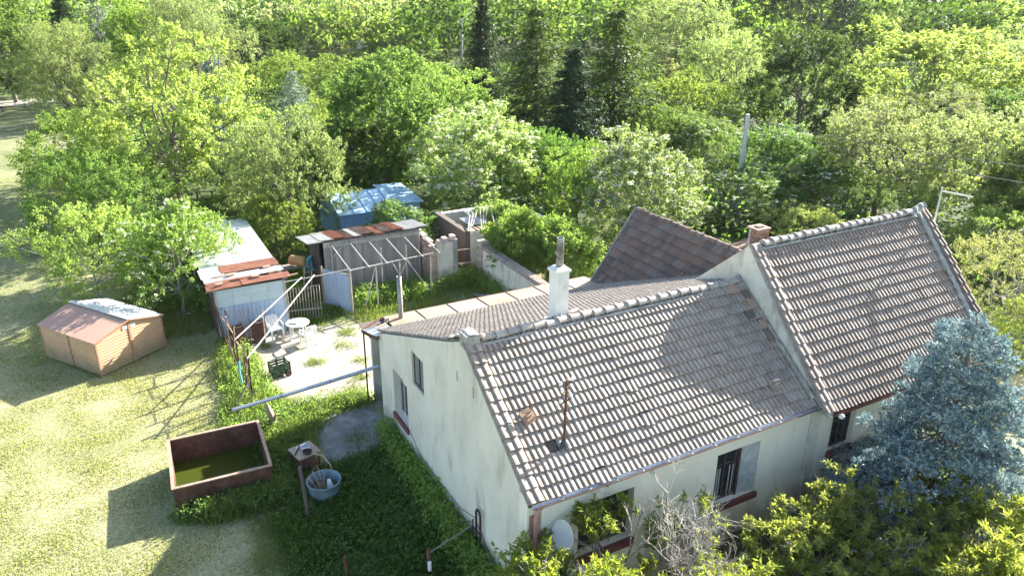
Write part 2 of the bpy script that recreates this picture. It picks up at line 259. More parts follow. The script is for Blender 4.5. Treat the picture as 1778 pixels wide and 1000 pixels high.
def thing(name, label, cat, loc=(0,0,0), rz=0.0, group=None):
    o = bpy.data.objects.new(name, None); col.objects.link(o); o.location = loc; o.rotation_euler = (0,0,rz); o.empty_display_size = 0.2
    return tag(o, label, cat, group)
def inst(name, me, parent=None, loc=(0,0,0), rot=(0,0,0), scale=(1,1,1)):
    o = bpy.data.objects.new(name, me); col.objects.link(o); o.location = loc; o.rotation_euler = rot; o.scale = scale
    if parent: o.parent = parent
    return o
def copy_tree(o, parent=None):
    c = o.copy(); col.objects.link(c); c.parent = parent
    for ch in o.children: copy_tree(ch, c)
    return c
def np_mesh(name, verts, faces, m, smooth=False):
    verts = np.ascontiguousarray(verts, np.float32); faces = np.ascontiguousarray(faces, np.int32); k = faces.shape[1]
    me = bpy.data.meshes.new(name); me.vertices.add(len(verts)); me.vertices.foreach_set('co', verts.ravel())
    me.loops.add(faces.size); me.loops.foreach_set('vertex_index', faces.ravel())
    me.polygons.add(len(faces)); me.polygons.foreach_set('loop_start', np.arange(0, faces.size, k, dtype=np.int32)); me.polygons.foreach_set('loop_total', np.full(len(faces), k, np.int32))
    me.materials.append(m); me.update(calc_edges=True); me.validate(); return me

def wall(mb, axis, pos, th, prof, holes=()):
    """vertical wall; axis 'u' -> wall runs along local x at y=pos (thickness towards +y); axis 'v' -> runs along y at x=pos (thickness towards +x).
    prof = [(s,ztop)...]; holes = [(s0,s1,z0,z1)]"""
    cuts = sorted({p[0] for p in prof} | {h[0] for h in holes} | {h[1] for h in holes})
    def top(s):
        for (a, za), (b_, zb) in zip(prof, prof[1:]):
            if a <= s <= b_: return za + (zb-za)*(s-a)/(b_-a)
    def pt(s, z, t): return (s, pos+t, z) if axis == 'u' else (pos+t, s, z)
    for a, b_ in zip(cuts, cuts[1:]):
        if a < prof[0][0] or b_ > prof[-1][0]: continue
        hs = sorted([h for h in holes if h[0] <= a+1e-6 and h[1] >= b_-1e-6], key=lambda h: h[2])
        z0 = -0.3; segs = []
        for h in hs: segs.append((z0, h[2], h[2])); z0 = h[3]
        segs = [(p, q, q2) for p, q, q2 in segs] + [(z0, top(a+1e-9), top(b_-1e-9))]
        for p, qa, qb in segs:
            bt = [pt(a,p,0), pt(b_,p,0), pt(b_,p,th), pt(a,p,th)]; tp = [pt(a,qa,0), pt(b_,qb,0), pt(b_,qb,th), pt(a,qa,th)]
            if axis == 'u': mb.hexa(bt, tp)
            else: mb.hexa([bt[0],bt[3],bt[2],bt[1]], [tp[0],tp[3],tp[2],tp[1]])

# ------------------------------------------------------------------ THE GROUND
g = MB().add([(-900,-300,0),(900,-300,0),(900,1500,0),(-900,1500,0)], [(0,1,2,3)]).build('ground', M['ground']); tag(g, kind='structure')
def sheet(name, pts, z, m, jit=0.0, seg=1):
    rg = random.Random(len(pts)*13 + int(z*1000)); out = []
    for (a, b_) in zip(pts, pts[1:]+pts[:1]):
        for k in range(seg):
            t = k/seg; out.append((a[0]+(b_[0]-a[0])*t + rg.uniform(-jit, jit), a[1]+(b_[1]-a[1])*t + rg.uniform(-jit, jit), z))
    o = MB().add(out, [tuple(range(len(out)))]).build(name, m); return tag(o, kind='structure')
def hp2(*pts): return [HP(u, v)[:2] for u, v in pts]
sheet('concrete_yard', hp2((-3.4,11.6),(-1.6,10.9),(0.0,10.9),(0.9,10.0),(8.6,10.0),(8.6,13.0),(2.6,14.5),(1.5,17.6),(-0.9,18.4),(-3.5,18.3),(-3.45,15.0)), 0.006, M['concrete'], 0.16, 6)
sheet('concrete_slab', hp2((-2.5,8.1),(-0.5,8.1),(-0.05,9.0),(-0.05,10.8),(-1.6,10.85),(-2.4,9.9)), 0.012, M['slab'], 0.10, 5)
sheet('farm_track', [(-75,84),(-52,88),(-40,94),(-40,97),(-53,93),(-75,89)], 0.008, M['asphalt'], 0.2, 3)
sheet('woodland_floor', [(-11,33.2),(-15,36),(-24,46),(-33,58),(-44,80),(-40,92),(-62,100),(-120,130),(-300,330),(300,330),(120,110),(36,30),(22,24),(16.5,28),(9,33),(3,40),(-7,37.5)], 0.005, M['wood_floor'], 0.5, 3)
sheet('bare_soil', hp2((5.2,-0.3),(9.4,-0.3),(9.6,-3.0),(5.6,-3.2)), 0.006, M['soil'], 0.3, 4)

# ------------------------------------------------------------------ THE HOUSES
def tile_mesh(name, w, L, m, ribs=2, rib_h=0.038, lip=0.058):
    p = w/ribs; prof = []
    for k in range(ribs):
        for x, z in ((0.0, 0.0), (0.17, 0.0), (0.23, 0.62), (0.33, 1.0), (0.55, 0.92), (0.82, 0.42)): prof.append((k*p + x*p, z*rib_h))
    prof.append((w*0.995, 0.0)); n = len(prof); Lt = L*1.08
    vs = [(x, -0.012, z+lip) for x, z in prof] + [(x, Lt, z*0.9+0.004) for x, z in prof] + [(x, -0.006, -0.004) for x, z in prof]
    fs = [(i, i+1, n+i+1, n+i) for i in range(n-1)] + [(2*n+i, 2*n+i+1, i+1, i) for i in range(n-1)] + [(0, n, 2*n), (n-1, 3*n-1, 2*n-1)]
    me = bpy.data.meshes.new(name); me.from_pydata(vs, [], fs); me.materials.append(m); me.update(); return me
CAMH = Vector((0,0,14)) - Vector((HX,HY,0)); CAMH = Vector((CAMH.x*math.cos(YAW)+CAMH.y*math.sin(YAW), -CAMH.x*math.sin(YAW)+CAMH.y*math.cos(YAW), 14.0))
def tiles(parent, org, ex, ey, ncol, nrow, w, L, m, n_single, seed, skip=None, jit=1.0, lip=0.058):
    rg = random.Random(seed); org = Vector(org); ex = Vector(ex).normalized(); ey = Vector(ey).normalized(); ez = ex.cross(ey)
    me = tile_mesh('roof_tile', w, L, m, lip=lip); base_v = np.array([v.co[:] for v in me.vertices]); fl = [tuple(p.vertices) for p in me.polygons]
    cells = []
    for r in range(nrow):
        for c in range(ncol):
            sag = 0.008*math.sin(c*0.37 + r*0.9 + seed) + 0.008*math.sin(c*0.13+seed*2)
            p = org + ex*(c*w) + ey*(r*L + rg.gauss(0, 0.006)*jit) + ez*(sag*jit + rg.uniform(0, 0.006))
            if skip and skip(p, r, c): continue
            rot = Matrix((ex, ey, ez)).transposed() @ Matrix.Rotation(rg.gauss(0, 0.0035)*jit, 3, 'Z') @ Matrix.Rotation(rg.gauss(0, 0.008)*jit, 3, 'X') @ Matrix.Rotation(rg.gauss(0, 0.007)*jit, 3, 'Y')
            if rg.random() < 0.035: p = p - ey*rg.uniform(0.015, 0.06) + ez*rg.uniform(0, 0.012); rot = rot @ Matrix.Rotation(rg.gauss(0, 0.045), 3, 'Z')
            cells.append(((p-CAMH).length, p, rot))
    cells.sort(key=lambda c: c[0])
    for d, p, rot in cells[:n_single]:
        o = bpy.data.objects.new('roof_tile', me); col.objects.link(o); o.parent = parent; o.matrix_basis = Matrix.Translation(p) @ rot.to_4x4()
    if cells[n_single:]:
        V, F = [], []
        for d, p, rot in cells[n_single:]:
            k = len(V); V += [tuple(x) for x in base_v @ np.array(rot).T + np.array(p)]; F += [tuple(i+k for i in f) for f in fl]
        mm = bpy.data.meshes.new('roof_tiles'); mm.from_pydata(V, [], F); mm.materials.append(m); mm.update()
        o = bpy.data.objects.new('roof_tiles', mm); col.objects.link(o); o.parent = parent; o['kind'] = 'stuff'
def ridge_tiles(parent, p, q, n, r, m, seed):
    rg = random.Random(seed); p = Vector(p); q = Vector(q); d = (q-p); L = d.length/n; d.normalize()
    mb = MB(); N = 8
    for e, (y, rr) in enumerate(((0, r*1.20), (0.06, r*1.17), (0.065, r), (L*1.06, r*0.86))):
        for k in range(N+1):
            a = math.pi*k/N; mb.v.append((y, math.cos(a)*rr, math.sin(a)*rr*0.9))
    for e in range(3):
        for k in range(N): mb.f.append((e*(N+1)+k, (e+1)*(N+1)+k, (e+1)*(N+1)+k+1, e*(N+1)+k+1))
    mb.f.append(tuple(range(N, -1, -1)))
    me = mb.mesh('ridge_tile'); me.materials.append(m)
    x = d; yv = Vector((0,0,1)).cross(x).normalized(); z = x.cross(yv)
    for i in range(n):
        rot = Matrix((x, yv, z)).transposed() @ Matrix.Rotation(rg.gauss(0, 0.035), 3, 'Z') @ Matrix.Rotation(rg.gauss(0, 0.03), 3, 'Y') @ Matrix.Rotation(rg.gauss(0, 0.05), 3, 'X')
        o = bpy.data.objects.new('ridge_tile', me); col.objects.link(o); o.parent = parent
        o.matrix_basis = Matrix.Translation(p + d*(i*L) + Vector((0,0,rg.gauss(0,0.012)))) @ rot.to_4x4()
def rough_strip(mb, p, q, w, h, n, seed, up=(0,0,1), side=(1,0,0)):
    """lumpy mortar bead along p-q"""
    rg = random.Random(seed); p = Vector(p); q = Vector(q); up = Vector(up).normalized(); side = Vector(side).normalized(); K = 5; rows = []
    for i in range(n+1):
        c = p.lerp(q, i/n); row = []
        for k in range(K):
            t = k/(K-1)*2-1; row.append(c + side*(w/2*t*rg.uniform(0.75, 1.2)) + up*(h*(1-t*t)*rg.uniform(0.5, 1.2)))
        rows += row
    mb.add(rows, [(i*K+k, i*K+k+1, (i+1)*K+k+1, (i+1)*K+k) for i in range(n) for k in range(K-1)])

house = thing('house', 'low cream house with gable wall, white chimney and ribbed tile roof', 'house', HP(0,0), YAW)
aF = lambda v: 3.43 + 0.771*v           # front slope of the low house
aR = lambda v: 5.82 - 0.381*(v-3.1)     # rear slope
mb = MB(); wall(mb, 'v', 0.0, 0.32, [(0.36, aF(0.36)+0.02), (3.1, 5.86), (4.42, 5.30), (9.84, aR(9.84)-0.03)],
     [(7.40, 8.62, 0.93, 2.52), (5.98, 6.88, 2.86, 3.95), (3.60, 3.68, 4.53, 4.82), (2.66, 2.74, 4.51, 4.82)])
mb.build('gable_wall', M['plaster'], house)
mb = MB(); wall(mb, 'u', 0.0, 0.36, [(0.0, 3.36), (8.98, 3.36)], [(5.65, 7.15, 1.06, 2.68), (1.40, 2.99, 1.15, 2.66)])
mb.build('front_wall', M['plaster_front'], house)
mb = MB(); wall(mb, 'u', 9.52, 0.30, [(0.33, 3.1), (8.98, 3.1)], [(1.2, 2.2, 0, 2.1), (4.0, 5.2, 0.9, 2.2)]); mb.build('rear_wall', M['plaster_old'], house)
MB().box(0.33, 8.98, 0.37, 9.50, -0.02, 0.03).build('floor', M['soil'], house)
# plinth lines / soil splash at the gable foot
mb = MB(); rough_strip(mb, (-0.05, 0.3, 0.0), (-0.05, 9.6, 0.0), 0.16, 0.10, 40, 5); mb.build('plinth', M['cement'], house)
roof = MB().slabp([(0.3,-0.14,aF(-0.14)-0.03),(8.98,-0.14,aF(-0.14)-0.03),(8.98,3.1,5.80),(0.3,3.1,5.80)], 0.05)\
           .slabp([(10.85,9.95,aR(9.95)-0.03),(0.02,9.95,aR(9.95)-0.03),(0.02,4.42,aR(4.42)-0.03),(10.85,4.42,aR(4.42)-0.03)], 0.05)\
           .slabp([(10.85,4.415,aR(4.42)-0.032),(0.3,4.415,aR(4.42)-0.032),(0.3,3.1,5.80),(10.85,3.1,5.80)], 0.05).build('roof', M['wood_dark'], house)
sl = math.hypot(3.24, 3.24*0.771); cz, sz = 1/math.hypot(1, 0.771), 0.771/math.hypot(1, 0.771)
tiles(roof, (0.30, -0.16, aF(-0.16)), (1,0,0), (0,cz,sz), 29, 13, 0.299, sl/13, M['tile'], 300, 1,
      skip=lambda p, r, c: (r, c) in ((3,2),))
cr, sr = 1/math.hypot(1,0.381), 0.381/math.hypot(1,0.381)
tiles(roof, (8.98+1.8, 10.0, aR(10.0)), (-1,0,0), (0,-cr,sr), 36, 23, 0.2985, math.hypot(6.9, 6.9*0.381)/23, M['tile_rear'], 0, 2)
# raised verge course on the near gable
vb = MB().slabp([(-0.06,-0.14,aF(-0.14)+0.085),(0.29,-0.14,aF(-0.14)+0.085),(0.29,3.1,aF(3.1)+0.085),(-0.06,3.1,aF(3.1)+0.085)], 0.12).build('verge', M['cement'], house)
tiles(vb, (-0.10, -0.20, aF(-0.2)+0.10), (1,0,0), (0,cz,sz), 1, 13, 0.40, sl/13, M['tile'], 13, 3, jit=2.0)
mb = MB(); mb.box(-0.06,0.30,2.92,3.3,5.70,6.08); rough_strip(mb, (0.12, 2.90, 6.07), (0.12, 3.34, 6.07), 0.36, 0.06, 4, 9); rough_strip(mb, (0.12, 3.30, 5.95), (0.12, 4.4, 5.40), 0.30, 0.07, 8, 19); mb.build('ridge_cap', M['cement'], vb)
ridge_tiles(roof, (0.42,3.1,5.86), (8.75,3.1,5.84), 23, 0.125, M['ridge'], 4)
mb = MB(); rough_strip(mb, (0.3,2.97,5.76), (8.9,2.97,5.75), 0.10, 0.05, 70, 11, side=(0,1,0)); mb.build('mortar_bed', M['cement'], roof)
mb = MB(); rough_strip(mb, (8.93,-0.05,aF(0)+0.06), (8.93,3.25,aF(3.1)+0.10), 0.20, 0.10, 34, 12, up=(-0.5,-0.4,0.7)); mb.build('mortar_flashing', M['cement'], roof)
for k, (u, v) in enumerate(((8.62,2.55),(8.62,2.30),(8.35,2.05),(8.62,1.75),(8.62,1.45),(8.3,2.75))):   # replaced red tiles beside the parapet
    o = MB().slabp([(0,0,0),(0.27,0,0),(0.27,0.30,0),(0,0.30,0)], 0.02).build('patched_tile', M['terracotta'] if k % 2 else M['tile_c'], roof)
    o.matrix_basis = Matrix.Translation((u, v, aF(v)+0.105)) @ Matrix((Vector((1,0,0)), Vector((0,cz,sz)), Vector((0,-sz,cz)))).transposed().to_4x4()
for nm, (u, v) in (('vent_tile', (0.62,1.18)), ('vent_tile', (7.82,0.34))):
    mb = MB().slabp([(0,0,0.02),(0.30,0,0.02),(0.30,0.34,0.10),(0,0.34,0.10)], 0.04).tube([(0.03,0.10,0.10),(0.27,0.10,0.10)], 0.07, 8).box(0.05,0.25,0.14,0.22,0.06,0.21).bar((0.02,0.30,0.2),(0.22,0.22,0.24),0.06)
    o = mb.build(nm, M['terracotta'] if u < 1 else M['tile_b'], roof); o.matrix_basis = Matrix.Translation((u, v, aF(v)+0.05)) @ Matrix((Vector((1,0,0)), Vector((0,cz,sz)), Vector((0,-sz,cz)))).transposed().to_4x4() @ Matrix.Rotation(0.25, 4, 'Z')
# gutter and rusty bracket pipe, downpipe
mb = MB()
for k in range(12):
    u0, u1 = 0.02+k*0.745, 0.02+(k+1)*0.745-0.01; dz = 0.012*math.sin(k*2.1)
    for a0 in range(6):
        a, b_ = math.pi + math.pi*a0/6, math.pi + math.pi*(a0+1)/6
        y0, z0, y1, z1 = -0.225+0.075*math.cos(a), 3.30+0.075*math.sin(a), -0.225+0.075*math.cos(b_), 3.30+0.075*math.sin(b_)
        mb.add([(u0,y0,z0+dz),(u1,y0,z0+dz),(u1,y1,z1+dz),(u0,y1,z1+dz)], [(0,1,2,3)])
    mb.bar((u1,-0.31,3.30+dz),(u1,-0.14,3.30+dz),0.02)
mb.build('gutter', M['zinc_gutter'], house)
mb = MB().box(0.0, 8.95, -0.085, -0.002, 3.185, 3.24).tube([(0.03,-0.315,3.30),(4,-0.32,3.29),(8.95,-0.315,3.30)], 0.016, 6); mb.build('eave_rail', M['rust'], house)
MB().tube([(0.22,-0.22,3.22),(0.20,-0.10,3.0),(0.17,-0.08,2.85),(0.17,-0.08,0.05)], 0.05, 8).build('downpipe', M['pink_paint'], house)
MB().box(0.05,0.36,-0.012,-0.002,0.0,2.9).build('corner_strip', M['pink_paint'], house)
# chimney
X0, X1, Y0, Y1 = 2.74, 3.12, 3.42, 3.78
ch = MB().box(X0,X1,Y0,Y1,5.3,7.02).box(X0-0.04,X1+0.04,Y0-0.04,Y1+0.04,7.02,7.08).hexa([(X0-0.035,Y0-0.035,7.08),(X1+0.035,Y0-0.035,7.08),(X1+0.035,Y1+0.035,7.08),(X0-0.035,Y1+0.035,7.08)],[(X0+0.05,Y0+0.05,7.15),(X1-0.05,Y0+0.05,7.15),(X1-0.05,Y1-0.05,7.15),(X0+0.05,Y1-0.05,7.15)]).build('chimney', M['white_plaster'], house)
MB().lathe([(0.0,0.0),(0.095,0.0),(0.095,0.76),(0.10,0.78),(0.08,0.78),(0.075,0.3),(0,0.3)], (2.93,3.60,7.13), 14).build('flue_pipe', mat('sooty_pipe', [(0,(0.05,0.05,0.05)),(0.6,(0.16,0.16,0.155)),(1,(0.40,0.40,0.38))], scale=2.2, rough=0.9, stretch=(1,1,1.5)), ch, True)
mb = MB(); rough_strip(mb, (2.64,3.36,5.80), (3.22,3.36,5.78), 0.16, 0.10, 8, 15, side=(0,1,0)); rough_strip(mb, (2.69,3.4,5.74), (2.69,3.9,5.55), 0.18, 0.08, 6, 16); mb.build('mortar_collar', M['cement'], ch)
for k, (u, v) in enumerate(((3.18,3.36),(3.32,3.40),(3.16,3.30))): MB().box(u,u+0.16,v,v+0.10,5.80+0.02*k,5.88+0.02*k).build('brick', M['brick_old'], ch)
# windows of the low house
def window(parent, name, axis, pos, s0, s1, z0, z1, depth, mf, vbars=(), hbars=(), fw=0.06, glass=True, sill=None, sill_out=0.12, bar_w=0.045):
    def P(s, z, d): return (s, pos+d, z) if axis == 'u' else (pos+d, s, z)
    def bx(mb, a, b_, c, d, e, f):
        p, q = P(a, c, e), P(b_, d, f); mb.box(min(p[0],q[0]),max(p[0],q[0]),min(p[1],q[1]),max(p[1],q[1]),min(p[2],q[2]),max(p[2],q[2]))
    mb = MB(); d0, d1 = depth, depth+0.07
    bx(mb, s0, s0+fw, z0, z1, d0, d1); bx(mb, s1-fw, s1, z0, z1, d0, d1); bx(mb, s0+fw, s1-fw, z1-fw, z1, d0, d1); bx(mb, s0+fw, s1-fw, z0, z0+fw, d0, d1)
    w = mb.build(name, mf, parent)
    for k in vbars:
        m2 = MB(); bx(m2, k-bar_w/2, k+bar_w/2, z0+fw, z1-fw, d0-0.008, d1+0.008); m2.build('mullion', mf, w)
    for k in hbars:
        m2 = MB(); bx(m2, s0+fw, s1-fw, k-bar_w/2, k+bar_w/2, d0-0.004, d1+0.004); m2.build('transom', mf, w)
    if glass:
        m2 = MB(); bx(m2, s0+fw*0.5, s1-fw*0.5, z0+fw*0.5, z1-fw*0.5, d0+0.03, d0+0.036); m2.build('pane', M['glass'], w)
    if sill:
        m2 = MB(); bx(m2, s0-0.06, s1+0.06, z0-0.16, z0-0.001, -sill_out, 0.02); m2.build('sill', sill, w)
    return w
wa = window(house, 'window', 'u', 0, 5.66, 6.52, 1.07, 2.67, 0.16, M['window_dark'], (6.09,), (2.18,), fw=0.07, sill=None)
for s in (5.86, 5.94, 6.28, 6.40): MB().box(s-0.012, s+0.012, 0.135, 0.155, 1.14, 2.10).build('casement_bar', M['window_wood'], wa)
MB().box(5.58, 7.2, -0.10, 0.14, 0.90, 1.058).build('sill', M['dark_red'], wa)
MB().hexa([(6.53,0.20,1.075),(7.14,0.03,1.075),(7.14,0.07,1.075),(6.53,0.24,1.075)],[(6.53,0.20,2.66),(7.14,0.03,2.66),(7.14,0.07,2.66),(6.53,0.24,2.66)]).build('board_shutter', M['board'], wa)
MB().box(6.535, 6.60, 0.10, 0.19, 1.075, 2.66).build('frame_post', M['window_dark'], wa)
window(house, 'window', 'u', 0, 1.41, 2.98, 1.16, 2.65, 0.22, M['window_dark'], (1.93, 2.46), (2.2,), sill=M['dark_red'])
wb = window(house, 'window', 'v', 0, 7.41, 8.61, 0.94, 2.51, 0.20, M['window_wood'], (7.80, 8.22), (2.12,), fw=0.07, sill=M['dark_red'], sill_out=0.06)
MB().box(0.18, 0.19, 7.85, 8.2, 2.16, 2.42).build('curtain', M['white_plastic'], wb)
wc = window(house, 'loft_hatch', 'v', 0, 5.99, 6.87, 2.87, 3.94, 0.06, M['window_dark'], (6.43,), (), fw=0.04, glass=False)
for k in range(5): MB().box(0.085, 0.11, 6.03+0.161*k, 6.03+0.161*k+0.155, 2.91, 3.90).build('board', mat('hatch_board', [(0,(0.16,0.17,0.16)),(1,(0.27,0.28,0.27))], scale=3, rough=0.85, piece=0.5) if k == 0 else bpy.data.materials['hatch_board'], wc)
# porch behind the house: rusty sheet roof
mb = MB(); wall(mb, 'u', 11.05, 0.14, [(0.12, 3.0), (8.98, 3.0)], []); mb.build('porch_wall', M['plaster_old'], house)
MB().box(8.85,8.98,9.845,11.04,0,3.0).build('porch_sun_block', M['plaster_old'], house)  # unseen wall added to stop low sun streaking through the porch
porch = MB().box(-0.25, 9.0, 9.98, 11.2, 3.02, 3.06).build('porch_roof', M['wood_dark'], house)
pe = [0.62, 1.85, 3.05, 4.25, 5.45, 6.65, 7.85, 9.0]
for a, b_ in zip(pe, pe[1:]):
    MB().slabp([(b_-0.02,11.22,3.11),(a,11.22,3.115),(a,9.90,3.20),(b_-0.02,9.90,3.20)], 0.012).build('rusty_sheet', M['rust_sheet'], porch); MB().bar((a,11.22,3.122),(a,9.92,3.206),0.035,0.014).build('sheet_seam', M['black_iron'], porch)
MB().slabp([(0.56,10.62,3.13),(-0.32,10.50,3.13),(-0.12,9.72,3.19),(0.56,9.86,3.19)], 0.012).build('grey_sheet', M['zinc'], porch)
MB().bar((-0.33,10.55,3.06),(-0.08,9.66,3.10),0.05,0.10).bar((-0.33,10.60,3.06),(0.6,11.26,3.06),0.06,0.09).bar((0.6,11.27,3.05),(9.0,11.27,3.05),0.05,0.09).build('edge_trim', M['rust'], porch)
for u in (-0.12,): MB().tube([(u,11.12,0),(u,11.12,3.03)], 0.03, 6).build('porch_post', M['black_iron'], porch)
MB().lathe([(0.085,-0.1),(0.085,1.55),(0.075,1.55),(0.07,0.9)], (1.14,10.80,3.12), 12).build('stove_pipe', mat('galvanised_flue', [(0,(0.20,0.18,0.16)),(1,(0.38,0.36,0.33))], scale=5, rough=0.6, metal=0.3), porch, True)
MB().bar((0.02,10.2,3.24),(0.45,10.35,3.26),0.10,0.04).bar((0.5,10.55,3.22),(0.72,10.9,3.24),0.12,0.05).build('plank', M['wood'], porch)
# wall details on the gable: bracket pipe loop and cable
MB().tube([(-0.10,2.42,0.02),(-0.10,2.42,1.36),(-0.10,2.38,1.46),(-0.10,2.30,1.49),(-0.10,2.22,1.46),(-0.10,2.18,1.36),(-0.10,2.18,0.02)], 0.032, 8).tube([(-0.10,2.62,0.0),(-0.10,2.62,0.98)], 0.022, 6).bar((-0.10,2.66,0.75),(-0.10,2.18,0.78),0.03).build('pipe_bracket', M['black_iron'], house)
MB().tube([(-0.012,7.4,1.0),(-0.012,6.4,0.55),(-0.012,5.0,0.55),(-0.012,3.6,0.62),(-0.012,2.7,0.95),(-0.012,2.3,0.7),(-0.012,1.2,0.05)], 0.008, 5).build('cable', M['wire'], house)
MB().tube([(-0.012,3.9,0.35),(-0.3,3.3,0.5),(-0.10,2.62,0.9)], 0.012, 5).build('stay_wire', M['wire'], house)

# satellite dish on the front wall
sd = thing('satellite_dish', 'white satellite dish on cream wall near corner above bush', 'satellite dish', HP(0.78,-0.40,2.38), YAW)
mb = MB().lathe([(0.0,0.0),(0.12,0.012),(0.24,0.045),(0.34,0.095),(0.36,0.105),(0.35,0.095),(0.24,0.035),(0.12,0.002),(0.0,-0.01)], n=24); o = mb.build('reflector', M['dish'], sd, True); o.rotation_euler = (R(72), 0, R(-82))
MB().tube([(0,0.05,0.0),(0,0.2,-0.05),(0,0.40,-0.05)], 0.02, 6).build('wall_arm', M['zinc_gutter'], sd)
MB().tube([(-0.05,0,-0.3),(-0.22,-0.33,-0.12),(-0.24,-0.38,0.0)], 0.012, 6).box(-0.28,-0.20,-0.44,-0.36,-0.03,0.05).build('feed_arm', M['zinc_gutter'], sd)
# roof mast
ms = thing('roof_mast', 'rusty service mast with insulators standing on ribbed roof', 'mast', HP(1.34,0.66,aF(0.66)-0.1), YAW)
MB().tube([(0,0,0),(0.0,0,0.9),(0.01,0.01,1.85)], [0.038,0.034,0.028], 8).build('pole', M['rust'], ms)
MB().lathe([(0.17,0.10),(0.12,0.16),(0.045,0.26),(0.04,0.30)], n=10).build('flashing_cone', M['wire'], ms)
for z, a in ((1.30,0.3),(1.58,0.5),(1.74,0.2)):
    c = MB().bar((-0.20*math.cos(a),-0.20*math.sin(a),z),(0.20*math.cos(a),0.20*math.sin(a),z),0.03).build('cross_arm', M['rust'], ms)
    for s in (-1, 1): MB().lathe([(0.01,-0.02),(0.012,0.03),(0.035,0.04),(0.04,0.08),(0.025,0.12),(0,0.13)], (s*0.18*math.cos(a),s*0.18*math.sin(a),z), 8).build('insulator', M['white_plastic'], c)
MB().tube([(0.0,0.05,1.8),(0.16,0.08,1.6),(0.10,0.06,1.35),(0.14,0.05,1.15),(0.03,0.03,1.0)], 0.012, 5).tube([(-0.1,0,1.35),(-0.35,-0.05,1.15),(-0.3,-0.1,0.9)], 0.01, 5).build('loose_wires', M['twig'], ms)

# taller adjoining house
hb = thing('house', 'taller house with steep tiled roof and brick chimney behind blue spruce', 'house', HP(0,0), YAW)
bF = lambda v: 6.88 + (v-2.92)*1.11
bR = lambda v: 6.88 - (v-2.92)*0.83
mb = MB(); wall(mb, 'v', 9.0, 0.30, [(-0.10, bF(-0.10)+0.06), (2.92, 7.0), (5.6, bR(5.6)+0.06)]); mb.build('parapet_wall', M['plaster_old'], hb)
mb = MB(); wall(mb, 'u', -0.08, 0.36, [(9.32, 3.30), (16.75, 3.30)], [(9.86, 10.82, 1.50, 2.76), (12.6, 13.6, 1.50, 2.76)]); mb.build('front_wall', M['plaster_front'], hb)
mb = MB(); wall(mb, 'v', 16.45, 0.30, [(0.29, bF(0.29)), (2.92, 6.9), (5.6, bR(5.6))]); mb.build('far_gable_wall', M['plaster_old'], hb)
mb = MB(); wall(mb, 'u', 5.3, 0.30, [(12.9, 4.5), (16.44, 4.5)]); mb.build('rear_wall', M['plaster_old'], hb)
window(hb, 'window', 'u', -0.08, 9.87, 10.81, 1.51, 2.75, 0.14, M['window_dark'], (10.34,), (2.35,), sill=M['dark_red'])
window(hb, 'window', 'u', -0.08, 12.61, 13.59, 1.51, 2.75, 0.14, M['window_dark'], (13.1,), (2.35,), sill=M['dark_red'])
roofb = MB().slabp([(9.3,-0.40,bF(-0.40)-0.03),(16.6,-0.40,bF(-0.40)-0.03),(16.6,2.92,6.85),(9.3,2.92,6.85)], 0.05)\
            .slabp([(16.6,5.9,bR(5.9)-0.03),(9.3,5.9,bR(5.9)-0.03),(9.3,2.92,6.85),(16.6,2.92,6.85)], 0.05).build('roof', M['wood_dark'], hb)
lb = math.hypot(3.34, 3.34*1.11); cb, sb = 1/math.hypot(1,1.11), 1.11/math.hypot(1,1.11)
tiles(roofb, (9.32,-0.44,bF(-0.44)), (1,0,0), (0,cb,sb), 24, 15, 0.2985, lb/15, M['tile_b'], 300, 21)
ce, se = 1/math.hypot(1,0.83), 0.83/math.hypot(1,0.83)
tiles(roofb, (16.5,5.95,bR(5.95)), (-1,0,0), (0,-ce,se), 24, 12, 0.2985, math.hypot(3.03,3.03*0.83)/12, M['tile_b'], 0, 22)
vb2 = MB().slabp([(8.97,-0.40,bF(-0.40)+0.06),(9.30,-0.40,bF(-0.40)+0.06),(9.30,2.92,6.97),(8.97,2.92,6.97)], 0.10).build('verge', M['cement'], hb)
tiles(vb2, (8.94,-0.46,bF(-0.46)+0.075), (1,0,0), (0,cb,sb), 1, 15, 0.36, lb/15, M['tile_b'], 15, 23, jit=1.6)
mb = MB().slabp([(16.42,-0.40,bF(-0.40)+0.14),(16.82,-0.40,bF(-0.40)+0.14),(16.82,2.95,7.08),(16.42,2.95,7.08)], 0.22); rough_strip(mb, (16.38,-0.4,bF(-0.4)+0.12), (16.38,2.95,7.05), 0.22, 0.06, 36, 31, up=(-0.6,-0.4,0.6)); rough_strip(mb, (15.9,2.9,6.95),(16.7,2.95,7.12),0.35,0.12,8,32, side=(0,1,0))
vb3 = mb.build('verge', M['cement'], hb)
tiles(vb3, (16.50,-0.46,bF(-0.46)+0.16), (1,0,0), (0,cb,sb), 1, 15, 0.36, lb/15, M['tile_c'], 15, 24, jit=1.6)
ridge_tiles(roofb, (9.40,2.92,6.93), (16.0,2.92,6.96), 20, 0.135, M['ridge'], 25)
mb = MB(); rough_strip(mb, (9.3,2.80,6.83), (16.2,2.80,6.86), 0.12, 0.05, 60, 33, side=(0,1,0)); mb.build('mortar_bed', M['cement'], roofb)
MB().box(9.32,16.6,-0.52,-0.42,bF(-0.44)-0.10,bF(-0.44)-0.01).build('gutter', M['dark_red'], hb)
MB().tube([(9.2,-0.46,3.03),(9.14,-0.40,3.1),(8.9,-0.30,3.25)], 0.05, 8).build('gutter_pipe', M['zinc_gutter'], hb)
MB().lathe([(0,-0.09),(0.07,-0.05),(0.09,0.0),(0.07,0.05),(0,0.09)], (9.5,-0.56,3.04), 10).build('gutter_cap', M['white_plastic'], hb, True)
